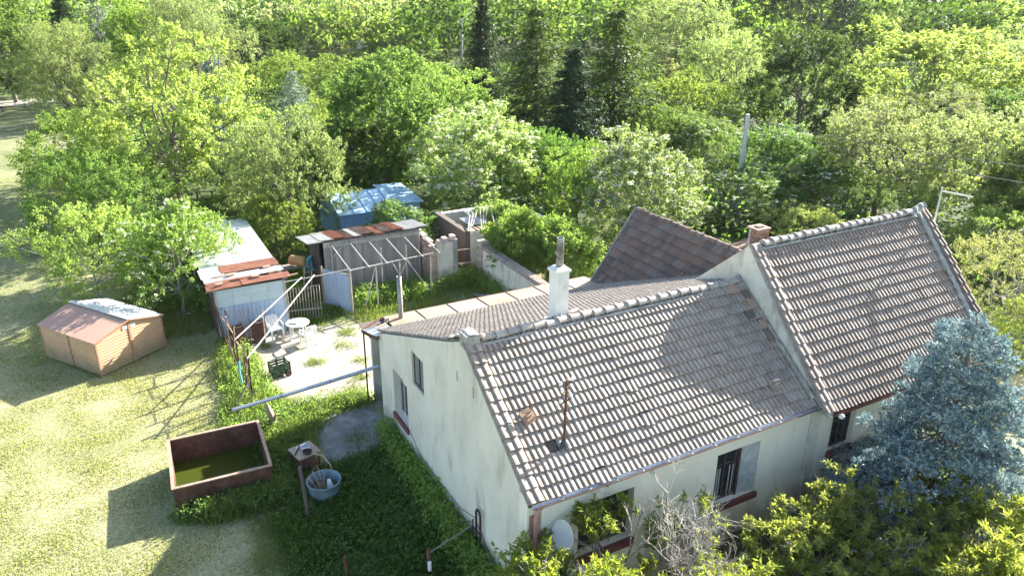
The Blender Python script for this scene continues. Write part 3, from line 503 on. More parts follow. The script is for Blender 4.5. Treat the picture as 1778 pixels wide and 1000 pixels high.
# brick chimney
cx0, cx1, cy0, cy1 = 9.46, 9.90, 3.18, 3.56
bc = MB().box(cx0+0.01,cx1-0.01,cy0+0.01,cy1-0.01,6.2,7.22).build('brick_chimney', M['cement'], hb)
for r in range(14):
    z0 = 6.28 + r*0.067
    for side in range(4):
        L = (cx1-cx0) if side % 2 == 0 else (cy1-cy0) - 0.20; nb = 2; off = 0 if r % 2 else 0.5
        s = 0.0
        while s < L - 0.03:
            e = min(L, s + (L/nb)*(0.5 if (s == 0 and off) else 1.0)) 
            if side == 0: q = (cx0+s+0.006, cx0+e-0.006, cy0-0.012, cy0+0.09)
            elif side == 2: q = (cx0+s+0.006, cx0+e-0.006, cy1-0.09, cy1+0.012)
            elif side == 1: q = (cx0-0.012, cx0+0.09, cy0+0.10+s+0.006, cy0+0.10+e-0.006)
            else: q = (cx1-0.09, cx1+0.012, cy0+0.10+s+0.006, cy0+0.10+e-0.006)
            if side in (0, 1): MB().box(*q, z0, z0+0.060).build('brick', M['brick'], bc)
            s = e
MB().box(cx0-0.04,cx1+0.04,cy0-0.04,cy1+0.04,7.225,7.28).build('chimney_cap', M['brick'], bc)
MB().box(cx0+0.11,cx1-0.11,cy0+0.10,cy1-0.10,7.28,7.31).build('flue_opening', M['black_iron'], bc)
# rear wing
hc = thing('rear_wing', 'rear wing with steep dark red tiled gable roof behind white chimney', 'building', HP(0,0), YAW)
cL = lambda u: 5.72 - (10.9-u)*1.36
mb = MB(); wall(mb, 'u', 10.2, 0.30, [(9.05, cL(9.05)-0.1), (10.9, 5.62), (12.75, cL(9.05)-0.1)]); mb.build('gable_wall', M['plaster_old'], hc)
mb = MB(); wall(mb, 'v', 9.04, 0.28, [(5.0, 3.1), (10.19, 3.1)]); mb.build('side_wall', M['plaster_old'], hc)
mb = MB(); wall(mb, 'v', 12.5, 0.28, [(6.0, 3.1), (10.19, 3.1)]); mb.build('side_wall', M['plaster_old'], hc)
roofc = MB().slabp([(8.92,10.60,cL(8.92)-0.03),(8.92,4.6,cL(8.92)-0.03),(10.9,4.6,5.69),(10.9,10.60,5.69)], 0.05).slabp([(12.9,4.6,cL(8.9)-0.03),(12.9,10.60,cL(8.9)-0.03),(10.9,10.60,5.69),(10.9,4.6,5.69)], 0.05).build('roof', M['wood_dark'], hc)
lc = math.hypot(2.02, 2.02*1.36); cc, sc = 1/math.hypot(1,1.36), 1.36/math.hypot(1,1.36)
tiles(roofc, (8.88,10.62,cL(8.88)), (0,-1,0), (cc,0,sc), 26, 10, 0.2315, lc/10, M['tile_c'], 260, 41, jit=1.5, lip=0.085)
tiles(roofc, (12.92,4.62,cL(8.88)), (0,1,0), (-cc,0,sc), 26, 10, 0.2315, lc/10, M['tile_c'], 0, 42, jit=1.5)
ridge_tiles(roofc, (10.9,4.9,5.72), (10.9,10.6,5.74), 17, 0.12, M['tile_c'], 43)
MB().bar((8.86,10.66,cL(8.86)+0.06),(10.9,10.66,5.82),0.05,0.16).bar((12.94,10.66,cL(8.86)+0.06),(10.9,10.66,5.82),0.05,0.16).build('barge_board', M['wood_grey'], roofc)
# collapsed shed behind
rs = thing('ruined_shed', 'collapsed brown shed roof sagging among bushes behind rear wing', 'ruin', HP(15.2,10.6), YAW)
mb = MB(); rg = random.Random(5)
K = 12; vs = []
for i in range(K+1):
    t = i/K; sag = 0.55*math.sin(t*math.pi)
    for j, (y, z) in enumerate(((-1.2,2.9),(0.0,3.75),(1.4,2.9))): vs.append((-1.0+3.6*t, y+rg.gauss(0,0.05), z - sag*(1.0 if j == 1 else 0.5) + rg.gauss(0,0.04)))
mb.add(vs, [(i*3+j, i*3+j+1, i*3+j+4, i*3+j+3) for i in range(K) for j in range(2)])
mb.build('sagging_roof', M['rust'], rs)
mb = MB(); [mb.tube([vs[i*3+1] for i in range(K+1)], 0.09, 6)]; mb.build('ridge_beam', M['wood'], rs)
MB().box(-0.9,2.5,-1.0,-0.8,0,2.6).box(-0.9,-0.7,-0.8,1.2,0,2.5).box(2.3,2.5,-0.8,1.2,0,2.5).build('wall', M['brick_old'], rs)

# ------------------------------------------------------------------ YARD THINGS
def hthing(name, label, cat, u, v, z=0, group=None, rz=0.0): return thing(name, label, cat, HP(u, v, z), YAW+rz, group)
# brown metal garden shed on the lawn
S = thing('garden_shed', 'brown ribbed metal garden shed with gable roof on the lawn', 'shed', (-15.37,24.98,0), R(61.4+1))
SA, SB, SH, SR = 2.85, 3.30, 1.44, 1.82
def ribbed(p0, e, length, z0, z1, nrm, rib=0.115, dep=0.022):
    mb = MB(); p0 = Vector(p0); e = Vector(e).normalized(); nrm = Vector(nrm); k = max(1, int(round((z1-z0)/rib))); h = (z1-z0)/k; prof = []
    for i in range(k): prof += [(z0+i*h, 0), (z0+i*h+h*0.15, dep), (z0+i*h+h*0.75, dep*1.0), (z0+i*h+h*0.92, 0)]
    prof.append((z1, 0)); a = [p0 + nrm*d + Vector((0,0,z)) for z, d in prof]; b_ = [q + e*length for q in a]; n = len(a)
    mb.add(a+b_, [(i, n+i, n+i+1, i+1) for i in range(n-1)]); return mb
for nm, p0, e, L, nr in (('wall_panel',(0,0,0),(1,0,0),SA,(0,-1,0)), ('wall_panel',(0,0,0),(0,1,0),SB,(-1,0,0)), ('wall_panel',(SA,0,0),(0,1,0),SB,(1,0,0)), ('wall_panel',(0,SB,0),(1,0,0),SA,(0,1,0))):
    w = ribbed(p0, e, L, 0.04, SH-0.02, nr).build(nm, M['shed_wall'], S)
MB().add([(0,-0.004,SH-0.02),(SA,-0.004,SH-0.02),(SA/2,-0.004,SR-0.03)],[(0,1,2)]).build('gable_panel', M['shed_wall'], S); MB().add([(0,SB+0.004,SH-0.02),(SA,SB+0.004,SH-0.02),(SA/2,SB+0.004,SR-0.03)],[(0,2,1)]).build('gable_panel', M['shed_wall'], S)
for sgn in (0, 1):
    mb = MB(); nw = 30; y0, y1 = -0.10, SB+0.10; vs = []
    xe, xr = (-0.08, SA/2) if sgn == 0 else (SA+0.08, SA/2); ze = SH - 0.02; sl_ = (SR-ze)
    fs = []; ny = nw*4
    for i in range(ny+1):
        y = y0 + (y1-y0)*i/ny; dz = (0.0, 0.0, 0.022, 0.022)[i % 4]
        vs += [(xe, y, ze+dz), (xr, y, SR+dz)]
    for i in range(ny): fs.append((2*i, 2*i+1, 2*i+3, 2*i+2) if sgn else (2*i, 2*i+2, 2*i+3, 2*i+1))
    mb.add(vs, fs).build('roof_panel', M['shed_roof'] if sgn == 0 else M['zinc'], S)
MB().bar((SA/2,-0.12,SR+0.035),(SA/2,SB+0.12,SR+0.035),0.16,0.03).build('ridge_cap', M['zinc_gutter'], S)
for x, y in ((0,0),(SA,0),(0,SB),(SA,SB)): MB().box(x-0.03,x+0.03,y-0.03,y+0.03,0,SH-0.03).build('corner_trim', M['shed_trim'], S)
MB().box(SA/2-0.04,SA/2+0.04,-0.045,-0.022,0.03,SR-0.15).build('door_seam', M['shed_trim'], S)
MB().box(-0.045,-0.022,SB*0.48-0.03,SB*0.48+0.03,0.03,SH-0.05).build('wall_seam', M['shed_trim'], S)
for x in (SA/2-0.26, SA/2+0.08): MB().box(x,x+0.2,-0.03,-0.008,SH+0.02,SH+0.14).build('vent', M['white_plastic'], S)
MB().bar((-0.09,-0.10,SH-0.03),(SA/2,-0.10,SR-0.01),0.03,0.05).bar((SA+0.09,-0.10,SH-0.03),(SA/2,-0.10,SR-0.01),0.03,0.05).build('fascia', M['shed_trim'], S)

# rusty water tank
T = thing('water_tank', 'open rusty steel tank half full of murky green water', 'tank', (-9.29,17.14,0), R(25.6))
TA, TB, TH = 2.62, 2.60, 0.89
MB().box(0,TA,0,0.035,0,TH).box(0,TA,TB-0.035,TB,0,TH).box(0,0.035,0.037,TB-0.037,0,TH).box(TA-0.035,TA,0.037,TB-0.037,0,TH).box(0.036,TA-0.036,0.036,TB-0.036,0.02,0.05).build('tank_body', M['rust'], T)
MB().box(-0.04,TA+0.04,-0.04,0.045,TH,TH+0.035).box(-0.04,TA+0.04,TB-0.045,TB+0.04,TH,TH+0.035).box(-0.04,0.045,0.047,TB-0.047,TH,TH+0.035).box(TA-0.045,TA+0.04,0.047,TB-0.047,TH,TH+0.035).build('rim', M['rust_rim'], T)
MB().box(0.036,TA-0.036,0.036,TB-0.036,0.055,0.10).build('water', M['water'], T)
for x in (0.9, 1.75): MB().box(x,x+0.05,-0.03,-0.001,0.0,TH-0.02).build('stiffener', M['rust'], T)

# garage-like corrugated shed
GA = hthing('tool_shed', 'long blue grey corrugated shed with pale sheet roof weighted by rusty sheets', 'shed', -3.95, 18.4)
GW, GL, GH_ = 2.75, 8.8, 2.32
MB().corr((0,0,0),(GW,0,0),(0,0,1.55),16,0.02).build('front_sheet', M['blue_metal'], GA)
k = 0
for r in range(2):
    for c in range(4):
        x0 = GW*c/4; MB().box(x0+0.004, GW*(c+1)/4-0.004, -0.02, 0.06, 1.56+r*0.38, 1.56+(r+1)*0.38-0.008).build('block', M['blue_block'], GA)
MB().box(0,0.08,0.07,GL,0,GH_).box(GW-0.08,GW,0.07,GL,0,GH_).box(0.09,GW-0.09,GL-0.08,GL,0,GH_).build('side_walls', M['wood_dark'], GA)
MB().box(-0.02,0.06,-0.06,-0.022,0,2.4).build('corner_post', M['frame_paint'], GA); MB().box(GW-0.04,GW+0.05,-0.06,-0.022,0,2.4).build('corner_post', M['frame_paint'], GA)
rz0 = lambda y: 2.42 + 0.012*y
rf = MB().box(-0.15,GW+0.12,-0.10,GL+0.1,GH_+0.01,GH_+0.04).build('roof', M['wood_dark'], GA)
for c in range(2):
    for r in range(3):
        MB().slabp([(-0.2+1.55*c+0.01*r,2.3+2.25*r,2.425+0.01*c+0.008*r),(1.33+1.57*c,2.3+2.25*r,2.425+0.01*c+0.008*r),(1.33+1.57*c,4.6+2.25*r,2.44+0.01*c+0.008*r),(-0.2+1.55*c,4.6+2.25*r,2.44+0.01*c+0.008*r)],0.008).build('pale_sheet', M['zinc'], rf)
MB().corr((0.55,1.45,2.46),(0,0.95,0),(2.38,0.02,0.02),8,0.018).build('rusty_sheet', M['rust_roof'], rf)
MB().corr((-0.30,1.15,2.43),(0,1.2,0),(0.95,0.04,0),8,0.015).build('pale_corrugated', M['zinc_old'], rf)
MB().corr((-0.25,0.62,2.445),(0,0.6,0),(3.2,0.10,0.03),5,0.018).build('pale_corrugated', M['zinc_old'], rf)
MB().corr((-0.28,-0.22,2.43),(0,0.52,0),(1.6,0.02,0.01),4,0.018).corr((1.1,-0.20,2.455),(0,0.62,0),(1.95,0.05,0.01),5,0.018).build('rusty_sheet', M['rust_roof'], rf)
MB().corr((-0.24,0.28,2.475),(0,0.22,0),(0.9,0.02,0),2,0.015).corr((0.5,0.42,2.48),(0,0.2,0),(1.1,0.03,0),2,0.015).build('rusty_strip', M['rust_roof'], rf)
for x, y, a in ((0.82,0.95,0.2),(1.72,0.35,-0.1),(2.42,0.55,0.3),(2.35,1.25,0.1),(0.25,0.1,0.2)): 
    o = MB().box(-0.15,0.15,-0.07,0.07,0,0.075).build('weight_brick', M['terracotta'], rf); o.location = (x,y,2.485); o.rotation_euler = (0,0,a)
MB().bar((-0.3,-0.1,2.36),(3.4,0.16,2.40),0.06,0.05).bar((0.1,1.08,2.50),(1.1,1.16,2.51),0.08,0.03).build('batten', M['wood'], rf)
# rusty drums and scrap in front of the tool shed
for k, (u, v, rz_, lab) in enumerate(((-3.30,17.85,0.3,'rusty barrow tub leaning on blue shed, nearer the fence'),(-2.55,17.95,-0.2,'rusty barrow tub leaning on blue shed, nearer the white chair'))):
    bw = hthing('scrap_barrow', lab, 'barrow', u, v, 0, 'scrap leaning on the tool shed', rz_)
    MB().hexa([(-0.28,-0.30,0.05),(0.28,-0.30,0.05),(0.28,-0.16,0.0),(-0.28,-0.16,0.0)],[(-0.24,0.10,0.86),(0.24,0.10,0.86),(0.30,0.24,0.82),(-0.30,0.24,0.82)]).build('tub', M['rust'], bw)
    for s in (-1, 1): MB().tube([(s*0.26,-0.30,0.02),(s*0.27,0.02,0.75),(s*0.26,0.12,1.25),(s*0.24,0.14,1.45)], 0.02, 6).build('handle', M['rust_rim'], bw)
    MB().tube([(0.05+0.24*math.cos(a/10*2*math.pi), -0.05+0.05*math.sin(a), 0.95+0.15*math.sin(a/10*2*math.pi)) for a in range(11)], 0.015, 6).build('wire_loop', M['twig'], bw)

# white plastic table and chairs
tb = hthing('garden_table', 'round white plastic garden table with odds and ends on it', 'table', -1.02, 17.42)
MB().lathe([(0.0,0.72),(0.46,0.72),(0.48,0.71),(0.48,0.685),(0.44,0.68),(0,0.68)], n=24).build('table_top', M['white_plastic'], tb)
for a in (0.4, 1.97, 3.54, 5.11): MB().bar((0.34*math.cos(a),0.34*math.sin(a),0.68),(0.40*math.cos(a),0.40*math.sin(a),0.0),0.07,0.05).build('leg', M['white_plastic'], tb)
for lab, x, y, h, r_ in (('small white pot on the plastic table, at its middle',0.05,0.1,0.14,0.06),('white jug on the plastic table, nearer the gate',0.25,-0.05,0.18,0.05)):
    p = HP(-1.02,17.42,0.722); o = MB().lathe([(0,0),(r_,0),(r_*1.1,h*0.6),(r_*0.7,h),(r_*0.6,h),(r_*0.9,h*0.6),(0,0.02)], n=12).build('pot', M['white_plastic'], None, True); o.location = (p[0]+x,p[1]+y,p[2]); tag(o, lab, 'pot', 'pots on the garden table')
o = MB().box(-0.14,0.14,-0.1,0.1,0,0.05).build('tray', M['wood_grey']); p = HP(-1.2,17.35,0.722); o.location = p; tag(o, 'low grey tray on the white plastic table', 'tray')
def chair(label, u, v, rz_):
    c = hthing('garden_chair', label, 'chair', u, v, 0, 'white plastic garden chairs', rz_)
    MB().hexa([(-0.23,-0.23,0.40),(0.23,-0.23,0.40),(0.21,0.20,0.37),(-0.21,0.20,0.37)],[(-0.23,-0.23,0.43),(0.23,-0.23,0.43),(0.21,0.20,0.40),(-0.21,0.20,0.40)]).build('seat', M['white_plastic'], c)
    mb = MB(); zt = [0.84,0.88,0.89,0.89,0.88,0.84]
    for k in range(6): mb.bar((-0.185+0.074*k,0.22,0.40),(-0.20+0.08*k,0.33,zt[k]-0.03),0.05,0.02)
    mb.tube([(-0.24,0.22,0.42),(-0.25,0.31,0.74),(-0.20,0.34,0.86),(0,0.345,0.90),(0.20,0.34,0.86),(0.25,0.31,0.74),(0.24,0.22,0.42)],0.025,6); mb.build('backrest', M['white_plastic'], c)
    for s in (-1, 1):
        MB().tube([(s*0.26,-0.26,0.02),(s*0.27,-0.22,0.62),(s*0.28,-0.05,0.66),(s*0.26,0.28,0.66)],0.024,6).build('arm', M['white_plastic'], c)
        MB().bar((s*0.22,-0.22,0.40),(s*0.26,-0.27,0),0.05,0.04).build('leg', M['white_plastic'], c); MB().bar((s*0.2,0.2,0.40),(s*0.25,0.33,0),0.05,0.04).build('leg', M['white_plastic'], c)
chair('white plastic chair against the blue shed wall', -1.85, 17.95, 0.2)
chair('white plastic chair in front of the round table on the concrete', -0.78, 16.72, 3.3)
# barred gate
gt = hthing('barred_gate', 'open steel barred gate beside the blue shed', 'gate', -0.95, 19.2, 0, None, R(-12))
MB().tube([(0,0,0.08),(0,0,1.52),(1.35,0,1.58),(1.35,0,0.08),(0,0,0.08)],0.022,6).bar((0,0,0.5),(1.35,0,0.5),0.03).build('gate_frame', M['frame_paint'], gt)
for k in range(10): MB().tube([(0.123*(k+1),0,0.08),(0.123*(k+1),0,1.54)],0.012,6).build('bar', M['frame_paint'], gt)
# pergola pipes
for lab, a, b_, r_ in (('long rail pipe from fence to shed beam, farther from the house',(-3.84,14.77,1.72),(-0.44,18.42,2.26),0.025),('long rail pipe from fence to shed beam, nearer the house',(-3.73,13.05,1.72),(0.10,18.45,2.26),0.025),('horizontal steel pipe between blue shed and bare frame',(-1.25,18.36,2.20),(1.70,18.55,2.22),0.022)):
    o = MB().tube([HP(*a), HP(*[(p+q)/2 for p, q in zip(a[:2], b_[:2])], (a[2]+b_[2])/2-0.02), HP(*b_)], r_, 8).build('steel_pipe', M['frame_paint']); tag(o, lab, 'pipe', 'pergola pipes over the yard')
# old fence beside yard: leaning rusty posts and rails
rg = random.Random(3)
fence = hthing('scrap_fence', 'leaning rusty scrap fence of posts and rails along the yard edge', 'fence', 0, 0)
fv = [19.0,18.2,17.3,16.4,15.6,14.8,14.0,13.4,13.05,12.6]
for k, v in enumerate(fv):
    u = -3.78 + rg.uniform(-0.08,0.08); h = (1.75,1.95,1.8,1.9,1.7,1.9,1.85,1.95,1.75,1.3)[k]; lx, ly = rg.uniform(-0.16,0.10), rg.uniform(-0.12,0.25)
    MB().bar((u,v,0),(u+lx,v+ly,h),0.055+0.03*(k%2),0.05).build('post', M['rust'] if k%3 else M['wood'], fence)
    if k < 9: MB().bar((u+lx*0.8,v+ly*0.8,h*0.85),(-3.78+rg.uniform(-0.1,0.1),fv[k+1]+0.05,1.55+rg.uniform(-0.3,0.15)),0.022,0.03).build('rail', M['wood'] if k%2 else M['rust'], fence)
for k in range(12):
    v = 19.0 - k*0.5; MB().bar((-3.85+rg.uniform(-0.08,0.08),v,rg.uniform(0,0.2)),(-3.8+rg.uniform(-0.2,0.25),v+rg.uniform(-0.6,0.6),rg.uniform(1.0,1.85)),0.025,0.03).build('slat', M['rust'] if k%2 else M['wood'], fence)
MB().bar((-4.5,12.55,0.02),(-3.75,13.0,0.95),0.05).build('brace', M['wood_dark'], fence)
MB().tube([(-3.9,13.9,1.25),(-3.95,13.8,0.9),(-3.92,13.75,0.45)],0.03,6).build('hose_end', M['cyan'], fence)
# old gutter carried across
gx = HP(-4.05,10.75,1.05)
gu = thing('old_gutter', 'long grey zinc gutter laid from house corner across to fence', 'gutter', (0,0,0))
p, q = Vector(HP(0.0,10.06,1.93)), Vector((-9.02,21.15,1.0)); d = (q-p).normalized(); x = d.cross(Vector((0,0,1))).normalized(); up = x.cross(d)
for k in range(3):
    a0, a1 = p.lerp(q, k/3) - up*0.03*math.sin(k/3*math.pi), p.lerp(q, (k+1)/3+0.01) - up*0.03*math.sin((k+1)/3*math.pi); mb = MB(); vs = []; NN = 8
    for c in (a0, a1):
        for i in range(NN+1):
            an = math.pi + math.pi*i/NN; vs.append(c + x*0.085*math.cos(an) + up*0.085*math.sin(an))
    mb.add(vs, [(i, i+1, NN+2+i, NN+1+i) for i in range(NN)]).build('gutter_length', M['zinc_gutter'], gu)
    MB().tube([a1 - x*0.095, a1 - up*0.09, a1 + x*0.095], 0.012, 5).build('joint_band', M['wire'], gu)
# rotten trunk post under the gutter
o = MB().tube([(-7.95,21.6,0),(-7.92,21.62,0.35),(-8.02,21.6,0.7),(-8.06,21.63,0.95)],[0.16,0.13,0.11,0.03],8).tube([(-7.93,21.6,0.2),(-7.78,21.5,0.55),(-7.74,21.45,0.68)],[0.07,0.05,0.02],6).tube([(-8.05,21.65,0),(-8.3,21.7,0.35)],[0.06,0.02],6).build('rotten_post', M['wood']); tag(o, 'splintered rotten wooden post under the gutter, beside weeds', 'post')
# work table with pans
wt = thing('work_table', 'small rusty metal stand with board top beside blue tub', 'table', (-6.24,19.28,0), R(42))
MB().box(-0.36,0.36,-0.36,0.36,0.70,0.75).build('table_top', M['wood'], wt)
for x in (-0.3, 0.3):
    for y in (-0.3, 0.3): MB().bar((x,y,0),(x,y,0.70),0.05).build('leg', M['rust'], wt)
MB().box(-0.28,0.28,-0.28,0.28,0.30,0.33).build('shelf', M['rust'], wt)
o = MB().lathe([(0,0),(0.12,0),(0.14,0.08),(0.13,0.08),(0.11,0.01),(0,0.01)], n=16).build('pan', M['black_iron']); o.location = (-6.10,19.12,0.752); tag(o, 'round black pan on the small stand', 'pan')
o = MB().box(-0.14,0.14,-0.09,0.09,0,0.012).box(-0.14,0.14,-0.09,-0.08,0.012,0.05).box(-0.14,0.14,0.08,0.09,0.012,0.05).box(-0.14,-0.13,-0.079,0.079,0.012,0.05).box(0.13,0.14,-0.079,0.079,0.012,0.05).build('tray', M['zinc']); o.location = (-6.22,19.36,0.752); o.rotation_euler = (0,0,0.2); tag(o, 'small square tin tray behind black pan on the stand', 'tray')
o = MB().bar((-0.2,0,0.02),(0.15,0.02,0.02),0.05,0.03).build('stick', M['white_plastic']); o.location = (-6.36,19.48,0.752); o.rotation_euler = (0,0,0.9); tag(o, 'short white painted stick on the small stand', 'stick')
o = MB().bar((0,-0.25,0.02),(0,0.2,0.02),0.04,0.04).build('iron_bar', M['black_iron']); o.location = (-6.43,19.25,0.752); tag(o, 'dark iron bar lying on the small stand', 'bar')
o = MB().tube([(-5.92,19.05,0.78),(-5.6,18.9,0.82),(-5.35,18.75,0.62),(-5.3,18.7,0.4)],0.022,6).build('hose', M['wood']); tag(o, 'pale hose arching from stand to blue tub', 'hose')
# blue tub
tu = thing('round_tub', 'round blue enamel tub full of sticks beside the stand', 'tub', (-5.38,18.05,0))
MB().lathe([(0,0.03),(0.28,0.03),(0.40,0.16),(0.46,0.36),(0.475,0.55),(0.50,0.57),(0.50,0.59),(0.455,0.585),(0.44,0.36),(0.37,0.18),(0.24,0.08),(0,0.08)], n=28).build('tub_body', M['tub'], tu, True)
MB().lathe([(0,0.31),(0.425,0.31)], n=20).build('dirt_fill', M['soil'], tu)
rg = random.Random(9)
for k in range(9):
    a = rg.uniform(0,6.28); r_ = rg.uniform(0,0.22); o = MB().tube([(-5.44+r_*math.cos(a),18.03+r_*math.sin(a),0.31),(-5.50+r_*1.6*math.cos(a)+rg.uniform(-.1,.1),18.07+r_*1.6*math.sin(a),0.55+rg.uniform(0,0.35))],[0.016,0.012],5).build('stick', M['wood']); tag(o, 'thin dry stick standing in the blue tub', 'stick', 'sticks in the blue tub')
o = MB().hexa([(-5.25,17.95,0.315),(-5.10,18.05,0.315),(-5.18,18.22,0.315),(-5.32,18.1,0.315)],[(-5.26,18.02,0.60),(-5.18,18.06,0.60),(-5.22,18.14,0.56),(-5.30,18.10,0.56)]).build('foam_block', M['white_plastic']); tag(o, 'white foam block poking out of the blue tub', 'block')
for nm, m_, pts, rr, lab in (('fence_post', M['wood_dark'], [(-5.62,17.05,0),(-5.66,17.10,0.9),(-5.74,17.18,1.65)], 0.055, 'leaning weathered wooden post in front of blue tub'),
      ('iron_post', M['rust'], [(-4.05,14.75,0),(-4.08,14.75,0.75)], 0.045, 'short rusty iron post at bottom edge of grass'),
      ('iron_post', M['rust'], [(-2.03,14.95,0),(-2.03,14.95,0.85)], 0.045, 'rusty iron post with white cap in grass near gable')):
    o = MB().tube(pts, rr, 8).build(nm, m_); tag(o, lab, 'post')
    if 'white cap' in lab: MB().lathe([(0.05,0.25),(0.05,0.5),(0,0.5)], (-2.0,14.86,0), 8).build('insulator', M['white_plastic'], o)
o = MB().bar((-2.03,14.95,0.70),HP(-0.12,2.62,0.80),0.025).build('rail', M['wood_grey']); tag(o, 'thin grey rail from iron post to gable wall', 'rail')
# crate cart
ct = thing('crate_cart', 'small green crate on wheels left on the yard concrete', 'cart', (-8.75,25.25,0), R(40))
mb = MB(); 
for k in range(4):
    for s in (-1, 1): mb.box(-0.32,0.32,s*0.24-0.012,s*0.24+0.012,0.14+0.11*k,0.21+0.11*k); mb.box(s*0.32-0.012,s*0.32+0.012,-0.24,0.24,0.14+0.11*k+0.003,0.21+0.11*k-0.003)
for x in (-0.31,0,0.31):
    for y in (-0.24,0.24): mb.box(x-0.03,x+0.03,y-0.018,y+0.018,0.10,0.58)
mb.box(-0.3,0.3,-0.22,0.22,0.11,0.13); mb.build('crate_body', M['crate'], ct)
for s in (-1, 1):
    w = MB().tube([(0.2,s*0.30-0.02,0.12),(0.2,s*0.30+0.02,0.12)],0.13,14).build('wheel', M['black_iron'], ct); MB().tube([(0.2,s*0.30-0.025,0.12),(0.2,s*0.30+0.025,0.12)],0.06,10).build('hub', M['rust'], w)
MB().tube([(-0.32,0,0.3),(-0.6,0.05,0.12),(-0.95,0.1,0.05)],0.015,6).build('drawbar', M['rust'], ct)

# lean-to with bare frame
LT = hthing('open_shed', 'open wooden lean-to with corrugated roof behind a bare pipe frame', 'shed', 0, 0)
MB().box(1.05,6.1,22.9,23.0,0,2.4).box(1.05,1.15,21.5,22.9,0,2.5).build('back_wall', M['wood_dark'], LT)
for k in range(34):
    u = 1.30+0.138*k; MB().box(u,u+0.132,21.32,21.36,0.02,2.50).build('board', M['wood_grey'], LT)
for k in range(8): MB().box(1.02,1.05,21.4+0.19*k,21.4+0.19*k+0.18,0,2.35+0.02*(k%3)).build('side_board', M['wood_dark'], LT)
MB().corr((1.30,21.30,2.36),(4.75,0,0),(0,0.0,0.34),40,0.025).build('corrugated_band', M['zinc_old'], LT)
for k, (u0, u1, mm) in enumerate(((0.5,1.2,'zinc_old'),(1.1,1.75,'zinc_old'),(1.68,2.3,'rust_roof'),(2.22,2.75,'rust_dark'),(2.7,3.1,'zinc_old'),(3.05,3.75,'rust_dark'),(3.7,4.2,'rust_roof'),(4.12,4.8,'rust_dark'),(4.75,5.2,'rust_roof'),(5.1,5.75,'zinc_old'),(5.68,6.4,'zinc_old'))):
    MB().corr((u0,21.0+0.09*((k*7)%3)-0.05,2.80+0.012*(k%2)+0.01*(k%3)),(u1-u0,0,0),(0.05*((k*5)%3-1),2.2,-0.30),7,0.028).build('roof_sheet', M[mm], LT)
MB().bar((0.9,21.25,2.70),(6.3,21.25,2.70),0.08,0.10).bar((0.9,22.9,2.46),(6.3,22.9,2.46),0.08,0.10).build('purlin', M['wood_dark'], LT)
FR = hthing('pipe_frame', 'bare pale steel pipe frame standing before the wooden lean-to', 'frame', 0, 0)
fm = M['frame_paint']
MB().tube([(1.55,21.22,2.52),(6.0,21.22,2.56)],0.036,8).build('top_rail', fm, FR)
MB().tube([(1.65,18.62,2.12),(5.75,18.92,2.16)],0.036,8).build('lower_rail', fm, FR)
for k in range(6):
    u = 1.62+0.86*k; MB().tube([(u,21.22,2.55),(u+0.05,18.40+0.04*k,2.16+0.01*k)],0.028,8).build('rafter', fm, FR)
for u, v, h in ((1.70,18.66,2.12),(4.05,18.80,2.13),(5.6,18.90,2.14),(2.9,18.7,2.1),(3.7,20.3,2.3),(4.9,20.2,2.3),(1.62,21.2,2.5),(5.95,21.15,2.5)): MB().tube([(u,v,0),(u,v,h)],0.035,8).build('post', fm, FR)
for a, b_ in (((2.9,18.7,2.1),(2.3,18.68,0.3)),((4.05,18.8,1.4),(3.7,18.78,2.1)),((4.05,18.8,1.4),(4.45,18.83,2.1)),((5.6,18.9,0.2),(4.9,20.2,1.6)),((1.7,18.66,1.9),(1.62,21.2,1.2)),((2.3,21.2,2.5),(1.65,21.2,1.9))): MB().tube([a,b_],0.028,6).build('brace', fm, FR)
pn = hthing('corrugated_panel', 'upright blue corrugated panel at left end of pipe frame', 'panel', 1.72, 18.85, 0, None, R(26))
MB().corr((0,0,0.05),(0,1.75,0.0),(0,0,1.70),10,0.03).build('sheet', M['blue_metal'], pn)
MB().bar((0,-0.04,0),(0,-0.04,1.85),0.08).bar((-0.02,1.8,0),(-0.02,1.8,1.85),0.07).bar((0.05,0,1.55),(0.05,1.75,1.6),0.05).build('support', M['wood'], pn)
# rubble inside the frame
rg = random.Random(17)
for k in range(26):
    s = rg.uniform(0.10,0.28); mb = MB().box(-s,s,-s*0.6,s*0.6,0,s*0.7); o = mb.build('rubble_stone', M['brick_old'] if k%3 else M['cement']); o.location = HP(rg.uniform(2.0,5.8),rg.uniform(20.0,21.1),rg.uniform(0,0.12)); o.rotation_euler = (rg.uniform(-.5,.5),rg.uniform(-.5,.5),rg.uniform(0,3)); tag(o, 'loose rubble piece on the ground under the pipe frame', 'rubble', 'rubble under the pipe frame')
# ruined brick wall
bw = hthing('ruined_wall', 'crumbling brick wall with plastered end pillar beside the pipe frame', 'wall', 0, 0)
V, Fq = MB(), None
mb = MB(); rg = random.Random(23)
for r in range(30):
    z0 = r*0.078; s = -0.14*(r%2)
    while s < 2.2:
        top = 2.32 - 0.30*(s/2.2) + rg.uniform(-0.10,0.10)
        if z0+0.07 < top:
            a, b_ = max(0,s)+0.006, min(2.2,s+0.28)-0.006
            if b_ - a > 0.05:
                dd = rg.uniform(-0.018,0.012); mb.box(6.15-dd,6.46+dd,20.15+(2.2-b_),20.15+(2.2-a),z0,z0+0.068)
        s += 0.28
o = mb.build('bricks', M['brick_old'], bw); o['kind'] = 'stuff'
MB().box(6.18,6.43,20.16,22.3,0,1.95).build('mortar_core', M['cement'], bw)
MB().box(6.47,7.42,19.92,20.34,0,2.20).build('pillar', M['plaster_old'], bw)
